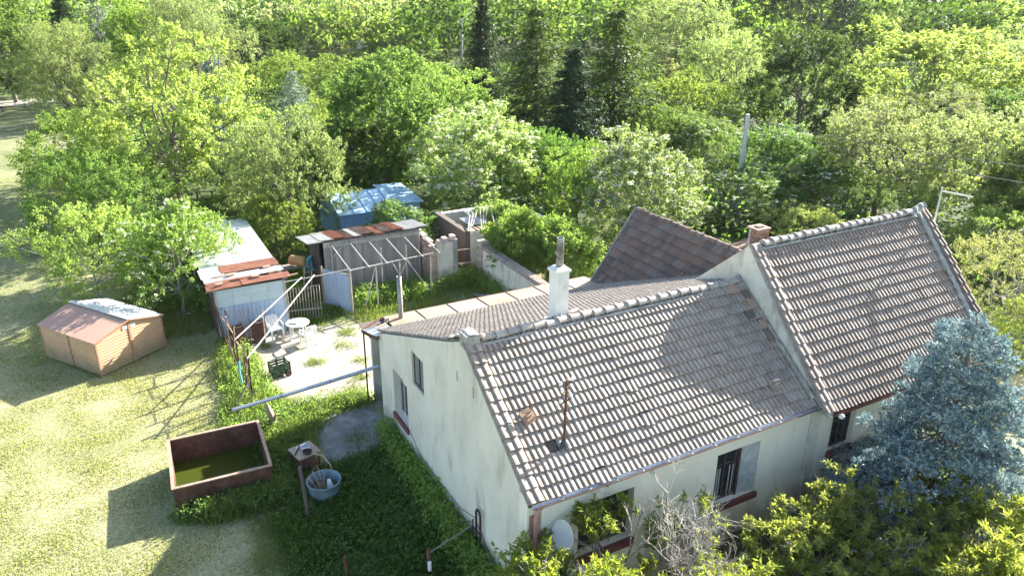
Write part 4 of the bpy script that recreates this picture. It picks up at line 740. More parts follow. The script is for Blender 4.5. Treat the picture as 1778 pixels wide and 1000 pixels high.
for k, (x, h) in enumerate(((6.50,0.10),(6.74,0.20),(7.16,0.26),(7.0,0.06))): MB().box(x,x+0.22,19.95,20.30,2.205,2.205+h).build('brick_stub', M['brick_old'], bw)
MB().box(7.20,7.44,19.90,20.36,0.02,2.3).build('pillar_edge', M['cement'], bw)
# compound wall, pillar and ruined outbuilding
cw = hthing('courtyard_wall', 'plastered courtyard wall with brown tile coping behind the house', 'wall', 0, 0)
MB().box(8.62,8.92,11.3,19.55,0,1.72).build('wall_body', M['plaster_old'], cw)
for k in range(24):
    v = 11.3+0.343*k; MB().hexa([(8.52,v,1.73),(9.02,v,1.73),(9.02,v+0.33,1.73),(8.52,v+0.33,1.73)],[(8.62,v,1.86+0.01*(k%3)),(8.94,v,1.90),(8.94,v+0.33,1.90),(8.62,v+0.33,1.86)]).build('coping_tile', M['tile_b'], cw)
p_ = MB().box(8.55,9.0,19.56,20.1,0,2.02).build('brick_pillar', M['cement'], cw)
for r in range(26):
    for k in range(2): MB().box(8.535+0.23*k+0.005*(r%2),8.76+0.23*k,19.545,19.60,r*0.077,r*0.077+0.066).build('brick', M['brick_old'], p_)
ob = hthing('ruined_outbuilding', 'roofless ruined outbuilding with broken pale sheets behind courtyard wall', 'ruin', 0, 0)
MB().box(8.15,8.45,20.6,24.4,0,2.35).build('wall', M['wood_dark'], ob); MB().box(8.46,9.3,20.6,20.85,0,2.25).build('wall', M['plaster_old'], ob); MB().box(12.6,12.9,20.6,24.4,0,2.2).build('wall', M['plaster_old'], ob)
MB().box(8.46,12.59,24.1,24.4,0,2.3).build('wall', M['plaster_old'], ob)
for k in range(5): MB().bar((8.4,20.7+0.12*k,2.28),(9.5,20.72+0.12*k,2.30),0.11,0.03).build('plank', M['wood'], ob)
for k, (u, v, a) in enumerate(((11.0,21.4,0.1),(12.0,21.9,-0.2),(11.5,22.6,0.3),(9.3,21.9,0.15),(9.9,22.8,-0.1),(12.4,21.2,0.4))):
    o = MB().corr((-0.6,-0.5,0),(1.2,0,0),(0,1.0,0.06),8,0.02).build('broken_sheet', M['zinc_old'], ob); o.location = (u,v,2.30+0.03*k); o.rotation_euler = (0.08,0.05*k-0.1,a)
for k in range(7): 
    MB().tube([(8.3+0.25*k,20.5+0.3*(k%3),2.40),(9.2+0.2*k,22.2,2.62+0.05*k),(9.5+0.3*k,23.4,2.5)],0.03,5).build('dry_branch', M['twig'], ob)
o = MB().tube([HP(7.45,20.1,1.65),HP(8.55,19.8,1.7)],0.03,6).tube([HP(7.45,20.1,0.95),HP(8.55,19.8,1.0)],0.025,6).build('gate_rails', M['wood']); tag(o, 'two wooden rails closing the gap beside the brick pillar', 'rails')
for k in range(6):
    o = MB().bar(HP(8.25+0.1*k,15.6-0.05*k,0.04+0.02*k),HP(7.4+0.12*k,18.0-0.2*k,0.12+0.05*k),0.12,0.03).build('loose_plank', M['wood_grey']); tag(o, 'grey loose plank piled at the foot of courtyard wall', 'plank', 'planks at the courtyard wall')
# blue shed
BS = hthing('blue_shed', 'bright blue sheet metal shed with pale blue roof under trees', 'shed', 4.0, 27.75)
MB().box(0,3.2,0,0.04,0,1.85).box(0,0.04,0.05,4.4,0,1.85).box(3.16,3.2,0.05,4.4,0,1.85).box(0.05,3.15,4.36,4.4,0,1.85).add([(0.0,0,1.85),(0,4.4,1.85),(0,2.2,2.46)],[(0,2,1)]).build('wall', M['blue_paint'], BS)
for x in (0.0, 0.8, 1.6, 2.4, 3.14): MB().box(x,x+0.06,-0.03,-0.001,0,1.85).build('seam', M['blue_paint'], BS)
for x in (1.1, 2.3): MB().box(-0.03,-0.001,x*1.3,x*1.3+0.06,0,1.9).build('seam', M['blue_paint'], BS)
rb = MB().slabp([(-0.12,-0.15,1.86),(3.32,-0.15,1.86),(3.32,2.2,2.50),(-0.12,2.2,2.50)],0.03).slabp([(3.32,4.55,1.86),(-0.12,4.55,1.86),(-0.12,2.2,2.50),(3.32,2.2,2.50)],0.03).build('roof', M['blue_roof'], BS)
for x in (0.75, 1.5, 2.25, 2.95): MB().bar((x,-0.15,1.885),(x,2.2,2.525),0.04,0.03).build('roof_seam', M['blue_paint'], rb)
MB().box(3.2,4.9,0.6,4.0,0,1.95).build('annex', M['blue_paint'], BS); MB().slabp([(3.3,0.4,1.98),(5.1,0.4,1.90),(5.1,4.2,2.12),(3.3,4.2,2.20)],0.03).build('annex_roof', M['blue_roof'], BS)
# clutter left of the lean-to
o = MB().lathe([(0.0,0.0),(0.30,0.0),(0.36,0.5),(0.34,0.5),(0.28,0.03),(0,0.03)], n=18).build('plastic_tub', M['cyan'], None, True); o.location = HP(1.0,22.6,1.35); o.rotation_euler = (R(80),0.2,0.5); tag(o, 'cyan plastic tub tipped on a rack by the lean-to', 'tub')
o = MB().lathe([(0.0,0.0),(0.2,0.0),(0.24,0.05),(0.24,0.75),(0.18,0.8),(0,0.8)], n=16).build('barrel', M['orange'], None, True); o.location = HP(0.1,23.0,1.45); o.rotation_euler = (R(88),0,R(70)); tag(o, 'faded orange barrel lying on a rack by the lean-to', 'barrel')
rk = hthing('rack', 'grey rack holding barrel and tub beside the lean-to', 'rack', 0.0, 22.9)
MB().box(-0.3,1.0,-0.3,0.3,1.12,1.18).build('shelf', M['wood_grey'], rk)
for x, y in ((-0.25,-0.25),(0.95,-0.25),(-0.25,0.25),(0.95,0.25)): MB().bar((x,y,0),(x,y,1.12),0.06).build('leg', M['wood_grey'], rk)
ld = hthing('step_ladder', 'small grey ladder leaning on the rack', 'ladder', 0.65, 22.3)
for s in (-0.18, 0.18): MB().bar((s-0.1,-0.25,0),(s+0.15,0.2,1.35),0.05,0.04).build('rail', M['zinc_gutter'], ld)
for k in range(5): MB().bar((-0.27+0.05*k,-0.2+0.085*k,0.2+0.25*k),(0.09+0.05*k,-0.2+0.085*k,0.2+0.25*k),0.05,0.03).build('rung', M['zinc_gutter'], ld)

# ------------------------------------------------------------------ POLES AND WIRES
def pole(name, label, x, y, h, r0, r1, arms=()):
    o = thing(name, label, 'utility pole', (x,y,0)); MB().tube([(0,0,0),(0,0,h*0.5),(0.0,0,h)],[r0,(r0+r1)/2,r1],10).build('shaft', M['pole_concrete'], o)
    for z in arms:
        a = MB().bar((-0.35,0,z),(0.35,0,z),0.06).build('cross_arm', M['wire'], o)
        for s in (-0.3, 0.3): MB().lathe([(0.02,0),(0.05,0.05),(0.04,0.13),(0,0.15)], (s,0,z+0.03), 8).build('insulator', M['white_plastic'], a)
    return o
P1 = pole('utility_pole', 'pale concrete utility pole rising from bushes behind the houses', 14.65, 47.87, 6.2, 0.20, 0.13, (5.75,))
pole('utility_pole', 'far utility pole standing at the top edge above bright trees', -25.6, 165, 11.5, 0.38, 0.30, ())
pole('utility_pole', 'far double utility pole beside narrow dark spruce', -8.6, 130, 7.5, 0.22, 0.18, (7.2,))
def wire(label, a, b_, sag, r_=0.02, grp='overhead wires'):
    a = Vector(a); b_ = Vector(b_); o = MB().tube([a.lerp(b_, t/14) - Vector((0,0,sag*4*(t/14)*(1-t/14))) for t in range(15)], r_, 5).build('wire', M['wire']); tag(o, label, 'wire', grp)
rm = hthing('roof_antenna', 'thin white mast with side arm behind far roof corner', 'mast', 17.1, 2.7)
MB().tube([(0,0,4.5),(0,0,7.75)],0.028,8).build('pole', M['pole_concrete'], rm); MB().tube([(0,0,7.62),(0.95,-0.5,7.42)],0.025,6).build('side_arm', M['pole_concrete'], rm); MB().bar((-0.06,0,4.5),(-0.4,0,4.5),0.05).build('bracket', M['pole_concrete'], rm)
wire('overhead wire from concrete pole running right past far roof corner, upper one', (14.65,47.87,5.95), HP(30,-3,7.2), 0.5)
wire('overhead wire from concrete pole running right past far roof corner, lower one', (14.65,47.87,5.5), HP(30,-5,6.6), 0.6)
wire('overhead wire from concrete pole running back left over bushes, upper one', (14.65,47.87,5.95), (8.5,62,6.6), 0.4)
wire('overhead wire from concrete pole running back left over bushes, lower one', (14.65,47.87,5.6), (7.0,62,6.2), 0.5)
wire('far wire sagging from double pole towards narrow spruce, left one', (-8.9,130,7.4), (-4,150,13.5), 1.0, 0.022)
wire('far wire sagging from double pole towards narrow spruce, right one', (-8.3,130,7.4), (-3,150,13.5), 1.2, 0.022)
# small far roofs
for lab, x, y, w, d, h, mw_, mr_ in (('far shed with pale roof and dark gable seen between treetops', -24.6, 139, 5.5, 6, 3.6, 'plaster', 'zinc'), ('far low brown roof among bushes beside the maple', -22.5, 112, 4, 4, 2.9, 'plaster_old', 'rust'), ('far white house front at top edge beside utility pole', -34, 212, 7, 6, 4.6, 'white_plaster', 'tile_c')):
    o = thing('far_building', lab, 'building', (x,y,0), 0.2)
    MB().box(-w/2,w/2,-d/2,d/2,0,h*0.7).build('wall', M[mw_], o)
    MB().slabp([(-w/2-.3,-d/2-.3,h*0.68),(w/2+.3,-d/2-.3,h*0.68),(w/2+.3,0,h),(-w/2-.3,0,h)],0.1).slabp([(w/2+.3,d/2+.3,h*0.68),(-w/2-.3,d/2+.3,h*0.68),(-w/2-.3,0,h),(w/2+.3,0,h)],0.1).build('roof', M[mr_], o)
    MB().box(-w*0.2,w*0.05,-d/2-0.05,-d/2-0.001,h*0.2,h*0.5).build('window', M['glass'], o)
# wood pile and bench at the walnut
wp = thing('wood_pile', 'heap of grey boards leaning at foot of tall walnut trunk', 'wood pile', (-21.9,46.9,0))
rg = random.Random(41)
for k in range(14): MB().bar((rg.uniform(-1.2,1.2),rg.uniform(-0.5,0.5),0),(rg.uniform(-0.6,0.6),0.6+rg.uniform(-0.2,0.3),rg.uniform(0.6,1.5)),0.12,0.04).build('board', M['wood'] if k%2 else M['twig'], wp)
bn = thing('sawhorse', 'small dark wooden frame standing right of the walnut trunk', 'frame', (-20.4,48.6,0))
MB().bar((-0.6,0,0.75),(0.6,0,0.75),0.09,0.05).build('top_rail', M['wood_dark'], bn); [MB().bar((s,0,0),(s,0,0.72),0.09).build('leg', M['wood_dark'], bn) for s in (-0.5,0.5)]
# track-side posts
for k, (x, y) in enumerate(((-56.5,83.5),(-52.3,85.6))):
    o = MB().tube([(x,y,0),(x,y,1.9)],0.07,6).build('track_post', M['rust']); tag(o, ('rusty post beside pale track at left edge, nearer the frame edge','rusty post beside pale track at left edge, nearer the pale willow')[k], 'post', 'posts beside the track')
o = thing('trailer', 'low dark flat trailer parked beside pale track at left edge', 'trailer', (-55.5,79.8,0), 0.3)
MB().box(-1.8,1.8,-0.9,0.9,0.45,0.75).box(-1.8,1.8,-0.9,-0.84,0.75,1.0).box(-1.8,1.8,0.84,0.9,0.75,1.0).build('bed', M['wood_dark'], o)
for s in (-1,1): MB().tube([(0.3,s*0.95-0.1,0.33),(0.3,s*0.95+0.1,0.33)],0.33,14).build('wheel', M['black_iron'], o)

# ------------------------------------------------------------------ FOLIAGE
def norm(a): return a/np.maximum(np.linalg.norm(a, axis=-1, keepdims=True), 1e-9)
def leaves(name, m, pos, axis, nrm, ln, wd, fold=0.25):
    """one folded diamond per leaf: base, side, tip, side"""
    axis = norm(axis); side = norm(np.cross(axis, nrm)); nn = np.cross(side, axis)
    ln = np.broadcast_to(ln, (len(pos),))[:, None]; wd = np.broadcast_to(wd, (len(pos),))[:, None]
    mid = pos + axis*ln*0.45 + nn*wd*fold
    v = np.stack([pos, mid + side*wd*0.5, pos + axis*ln - nn*ln*0.08, mid - side*wd*0.5], 1).reshape(-1, 3)
    return np_mesh(name, v, np.arange(len(pos)*4).reshape(-1, 4), m)
def sph(rg, n, zmin=-1.0):
    z = rg.uniform(zmin, 1, n); a = rg.uniform(0, 2*np.pi, n); r = np.sqrt(1-z*z); return np.stack([r*np.cos(a), r*np.sin(a), z], 1)
def limb_mesh(name, segs, m, n=6):
    mb = MB()
    for pts, rs in segs: mb.tube(pts, rs, n, cap=False)
    me = mb.mesh(name); me.materials.append(m); me.polygons.foreach_set('use_smooth', [True]*len(me.polygons)); return me
def bend(rg, a, b_, k=4, amp=0.08):
    a = np.array(a, float); b_ = np.array(b_, float); L = np.linalg.norm(b_-a); out = []
    for i in range(k+1):
        t = i/k; out.append(tuple(a + (b_-a)*t + (rg.normal(0, amp*L, 3) if 0 < i < k else 0)))
    return out
def broad(seed, H, Rr, m, nl=42, ns=15, nf=32, leaf=0.17, lw=0.55, trunk=0.30, base=0.03, flat=1.0, spray=0.42, hollow=0.45, lobe=(0.26, 0.42), bark='bark', flowers=0, droop=0.0, limbs=14, up=0.35, trunk_r=0.022):
    """leafy tree: trunk, limbs, crown of lobes > sprays > leaves"""
    rg = np.random.default_rng(seed)
    zc = H*(base + (1-base)*0.5); rz = H*(1-base)*0.5*0.86; rx = Rr*0.80
    d = sph(rg, nl, -0.92); fr = rg.uniform(hollow, 1.0, nl)**0.6
    c = np.stack([d[:, 0]*rx*fr, d[:, 1]*rx*fr, zc + d[:, 2]*rz*fr*flat], 1)
    # lopsided, wider low or high parts
    c[:, :2] += rg.normal(0, 0.12*Rr, (nl, 2)); c[:, 2] += rg.normal(0, 0.05*H, nl)
    lr = rg.uniform(lobe[0], lobe[1], nl)*Rr*0.82
    outw = norm(c - np.array([0, 0, zc - rz*0.35]))
    sd = sph(rg, nl*ns).reshape(nl, ns, 3); sd = norm(sd + 0.75*outw[:, None, :] + np.array([0, 0, 0.25]))
    sp = c[:, None, :] + sd*(lr[:, None]*rg.uniform(0.55, 1.08, (nl, ns)))[..., None]*np.array([1, 1, 0.85])
    sdir = norm(sd + 0.35*outw[:, None, :] + np.array([0, 0, up-droop]) + rg.normal(0, 0.3, (nl, ns, 3)))
    n = nl*ns*nf
    t = rg.uniform(0, 1, (nl, ns, nf)); j = rg.normal(0, 0.10, (nl, ns, nf, 3))*spray*2.0
    pos = (sp[:, :, None, :] + sdir[:, :, None, :]*(t*spray)[..., None] + j*(0.45+0.55*(1-t))[..., None]).reshape(-1, 3)
    ax = (sdir[:, :, None, :]*0.55 + rg.normal(0, 0.6, (nl, ns, nf, 3)) + np.array([0, 0, -0.15-droop])).reshape(-1, 3)
    nr = norm(np.array([0, 0, 0.9]) + 0.5*np.repeat(sdir.reshape(-1, 3), nf, 0) + rg.normal(0, 0.55, (n, 3)))
    ln = rg.uniform(0.65, 1.25, n)*leaf
    crown = leaves('crown', m, pos, ax, nr, ln, ln*lw); pos0 = pos
    segs = []; tr = H*trunk_r; th = H*(base+0.34)
    trunk_pts = bend(rg, (0, 0, -0.2), (rg.normal(0, 0.05)*H*0.3, rg.normal(0, 0.05)*H*0.3, th), 4, 0.025)
    segs.append((trunk_pts, list(np.linspace(tr, tr*0.55, 5))))
    for i in np.argsort(-fr)[:limbs]:
        q = trunk_pts[rg.integers(2, 5)]; L = c[i] - np.array(q)
        pp = bend(rg, q, c[i] + outw[i]*lr[i]*0.3, 4, 0.07); segs.append((pp, list(np.linspace(tr*0.45, tr*0.06, 5))))
        for s in range(3):
            e = sp[i, rg.integers(0, ns)]; segs.append((bend(rg, pp[3], e, 2, 0.06), [tr*0.12, tr*0.08, tr*0.03]))
    tm = limb_mesh('trunk', segs, M[bark]); fm_ = None
    if flowers:
        k = rg.choice(nl*ns, flowers, replace=True); fp = (sp.reshape(-1, 3) + sdir.reshape(-1, 3)*spray*0.9)[k]; q = 9
        pos = (fp[:, None, :] + rg.normal(0, 0.085, (flowers, q, 3))*np.array([1, 1, 0.35])).reshape(-1, 3)
        fm_ = leaves('blossom', M['blossom'], pos, rg.normal(0, 1, (flowers*q, 3))*np.array([1, 1, 0.2]), np.tile([0, 0, 1.0], (flowers*q, 1)) + rg.normal(0, 0.3, (flowers*q, 3)), rg.uniform(0.10, 0.17, flowers*q), rg.uniform(0.10, 0.15, flowers*q), 0.05)
    hh, ww = np.percentile(pos0[:, 2], 99.6), 2*np.percentile(np.hypot(pos0[:, 0], pos0[:, 1]), 97)
    return dict(h=hh, w=ww, crown=crown, trunk=tm, blossom=fm_)
def conifer(seed, H, Rr, m, whorls=26, nb=10, nper=34, leaf=0.30, lw=0.34, droop=0.35, tip=0.10, power=0.9, bark='bark', base=0.06, gap=0.0):
    rg = np.random.default_rng(seed); P, A, N_, L = [], [], [], []; segs = [([(0, 0, -0.2), (0, 0, H*0.5), (0, 0, H*0.99)], [H*0.02, H*0.012, H*0.002])]
    for w in range(whorls):
        t = (w+rg.uniform(0, 0.8))/whorls; z = H*(base + (1-base)*t); r = Rr*((1-t)**power)*1.0 + tip*0.3
        for b in range(max(4, int(nb*(0.5+0.5*(1-t))))):
            if rg.random() < gap: continue
            a = rg.uniform(0, 2*np.pi); rr = r*rg.uniform(0.5, 1.3); d = np.array([math.cos(a), math.sin(a), 0])
            k = max(6, int(nper*(0.25+0.75*rr/Rr))); s = np.sort(rg.uniform(0.12, 1.0, k)); pz = -droop*rr*(s**1.3) + 0.18*rr*s**3
            p = np.array([0, 0, z]) + d*(s*rr)[:, None] + np.array([0, 0, 1.0])*pz[:, None]
            sd = np.array([-d[1], d[0], 0]); off = rg.uniform(-1, 1, k)*0.30*rr*np.sqrt(np.maximum(0.06, 1-s*0.85))
            p = p + sd*off[:, None] + rg.normal(0, 0.04*Rr, (k, 3))*np.array([0.5, 0.5, 1])
            P.append(p); A.append(d*0.8 + sd*(np.sign(off)*0.55)[:, None] + np.array([0, 0, -0.28]) + rg.normal(0, 0.32, (k, 3))); N_.append(np.array([0, 0, 1.0]) + rg.normal(0, 0.45, (k, 3)) + d*0.3); L.append(rg.uniform(0.6, 1.25, k)*leaf)
            if b % 3 == 0: segs.append(([(0, 0, z), tuple(np.array([0, 0, z]) + d*rr*0.8 + np.array([0, 0, -droop*rr*0.6]))], [H*0.004, H*0.001]))
    P, A, N_, L = np.concatenate(P), np.concatenate(A), np.concatenate(N_), np.concatenate(L)
    return dict(h=H, w=2*Rr, crown=leaves('crown', m, P, A, N_, L, L*lw), trunk=limb_mesh('trunk', segs, M[bark], 5), blossom=None)
def put(tp, name, label, x, y, h, w, rz, group='trees and shrubs around the yard', cat='tree', z=0.0):
    o = thing(name, label, cat, (x, y, z), rz, group); o.scale = (w/tp['w'], w/tp['w'], h/tp['h'])
    inst('crown' if cat == 'tree' else 'foliage', tp['crown'], o); inst('trunk' if cat == 'tree' else 'stems', tp['trunk'], o)
    if tp['blossom']: inst('blossom', tp['blossom'], o)
    return o
TP = {}
TP['maple'] = broad(1, 8, 4.2, M['lf_green'], nl=70, ns=17, nf=34, leaf=0.175)
TP['maple2'] = broad(2, 8, 4.2, M['lf_bright'], nl=64, ns=17, nf=32, leaf=0.17)
TP['pale'] = broad(3, 8, 4.4, M['lf_pale'], nl=70, ns=16, nf=32, leaf=0.15)
TP['yellow'] = broad(4, 8, 5.0, M['lf_yellow'], nl=74, ns=17, nf=32, leaf=0.18)
TP['deep'] = broad(5, 8, 4.0, M['lf_deep'], nl=60, ns=17, nf=32, leaf=0.175)
TP['olive'] = broad(6, 8, 4.4, M['lf_olive'], nl=60, ns=16, nf=22, leaf=0.13, spray=0.5, bark='bark_pale')
TP['willow'] = broad(7, 9, 4.4, M['lf_pale'], nl=70, ns=15, nf=30, leaf=0.24, lw=0.22, droop=0.25, spray=0.6)
TP['walnut'] = broad(8, 10.6, 6.1, M['lf_yellow'], nl=105, ns=12, nf=28, leaf=0.19, base=0.05, hollow=0.35, lobe=(0.14, 0.26), bark='bark', limbs=26, trunk_r=0.020, spray=0.45)
TP['elder'] = broad(9, 6, 3.4, M['lf_bright'], nl=62, ns=18, nf=32, leaf=0.145, base=0.05, flowers=260, bark='bark_pale')
TP['elder2'] = broad(10, 6, 3.6, M['lf_green'], nl=60, ns=18, nf=32, leaf=0.145, base=0.04, flowers=300, bark='bark_pale')
TP['bloom'] = broad(15, 6.4, 3.6, M['lf_pale'], nl=64, ns=18, nf=32, leaf=0.15, base=0.04, flowers=620, bark='bark_pale')
TP['shrub'] = broad(11, 4.5, 3.0, M['lf_bright'], nl=44, ns=16, nf=30, leaf=0.13, base=0.02, bark='bark', trunk_r=0.012)
TP['shrub2'] = broad(12, 4.5, 3.2, M['lf_yellow'], nl=44, ns=16, nf=30, leaf=0.12, base=0.02, bark='bark_pale', trunk_r=0.012)
TP['shrub3'] = broad(13, 4.5, 3.2, M['lf_green'], nl=44, ns=16, nf=34, leaf=0.11, base=0.02, trunk_r=0.012)
TP['near_shrub'] = broad(14, 3.4, 1.7, M['lf_bright'], nl=40, ns=16, nf=24, leaf=0.11, base=0.05, spray=0.3, trunk_r=0.014)
TP['spruce'] = conifer(20, 12, 3.4, M['lf_spruce'], whorls=32, nb=16, nper=70, leaf=0.34, lw=0.42, power=0.75, gap=0.12)
TP['spruce2'] = conifer(21, 12, 3.8, M['lf_spruce2'], whorls=30, nb=16, nper=64, leaf=0.32, lw=0.42, power=0.6, gap=0.12, droop=0.3)
TP['spruce3'] = conifer(27, 12, 4.0, M['lf_spruce2'], whorls=28, nb=15, nper=64, leaf=0.32, lw=0.45, power=0.55, gap=0.15, droop=0.3)
TP['pine'] = broad(22, 14, 7.0, M['lf_pine'], nl=60, ns=12, nf=26, leaf=0.42, lw=0.22, base=0.35, flat=0.8, spray=0.7, trunk_r=0.018)
TP['bluespruce'] = conifer(23, 7, 2.6, M['lf_blue'], whorls=24, nb=11, nper=36, leaf=0.28, lw=0.3, droop=0.15)
TP['silver'] = conifer(24, 6, 2.2, M['lf_silver'], whorls=22, nb=10, nper=30, leaf=0.34, lw=0.16, droop=-0.25, power=0.6)
TP['thuja'] = conifer(25, 6, 1.3, M['lf_olive'], whorls=30, nb=12, nper=14, leaf=0.28, lw=0.3, droop=-0.8, power=0.55)
TP['bare'] = broad(26, 10, 5.5, M['lf_olive'], nl=40, ns=10, nf=9, leaf=0.17, base=0.12, hollow=0.4, bark='bark', limbs=40, trunk_r=0.02)
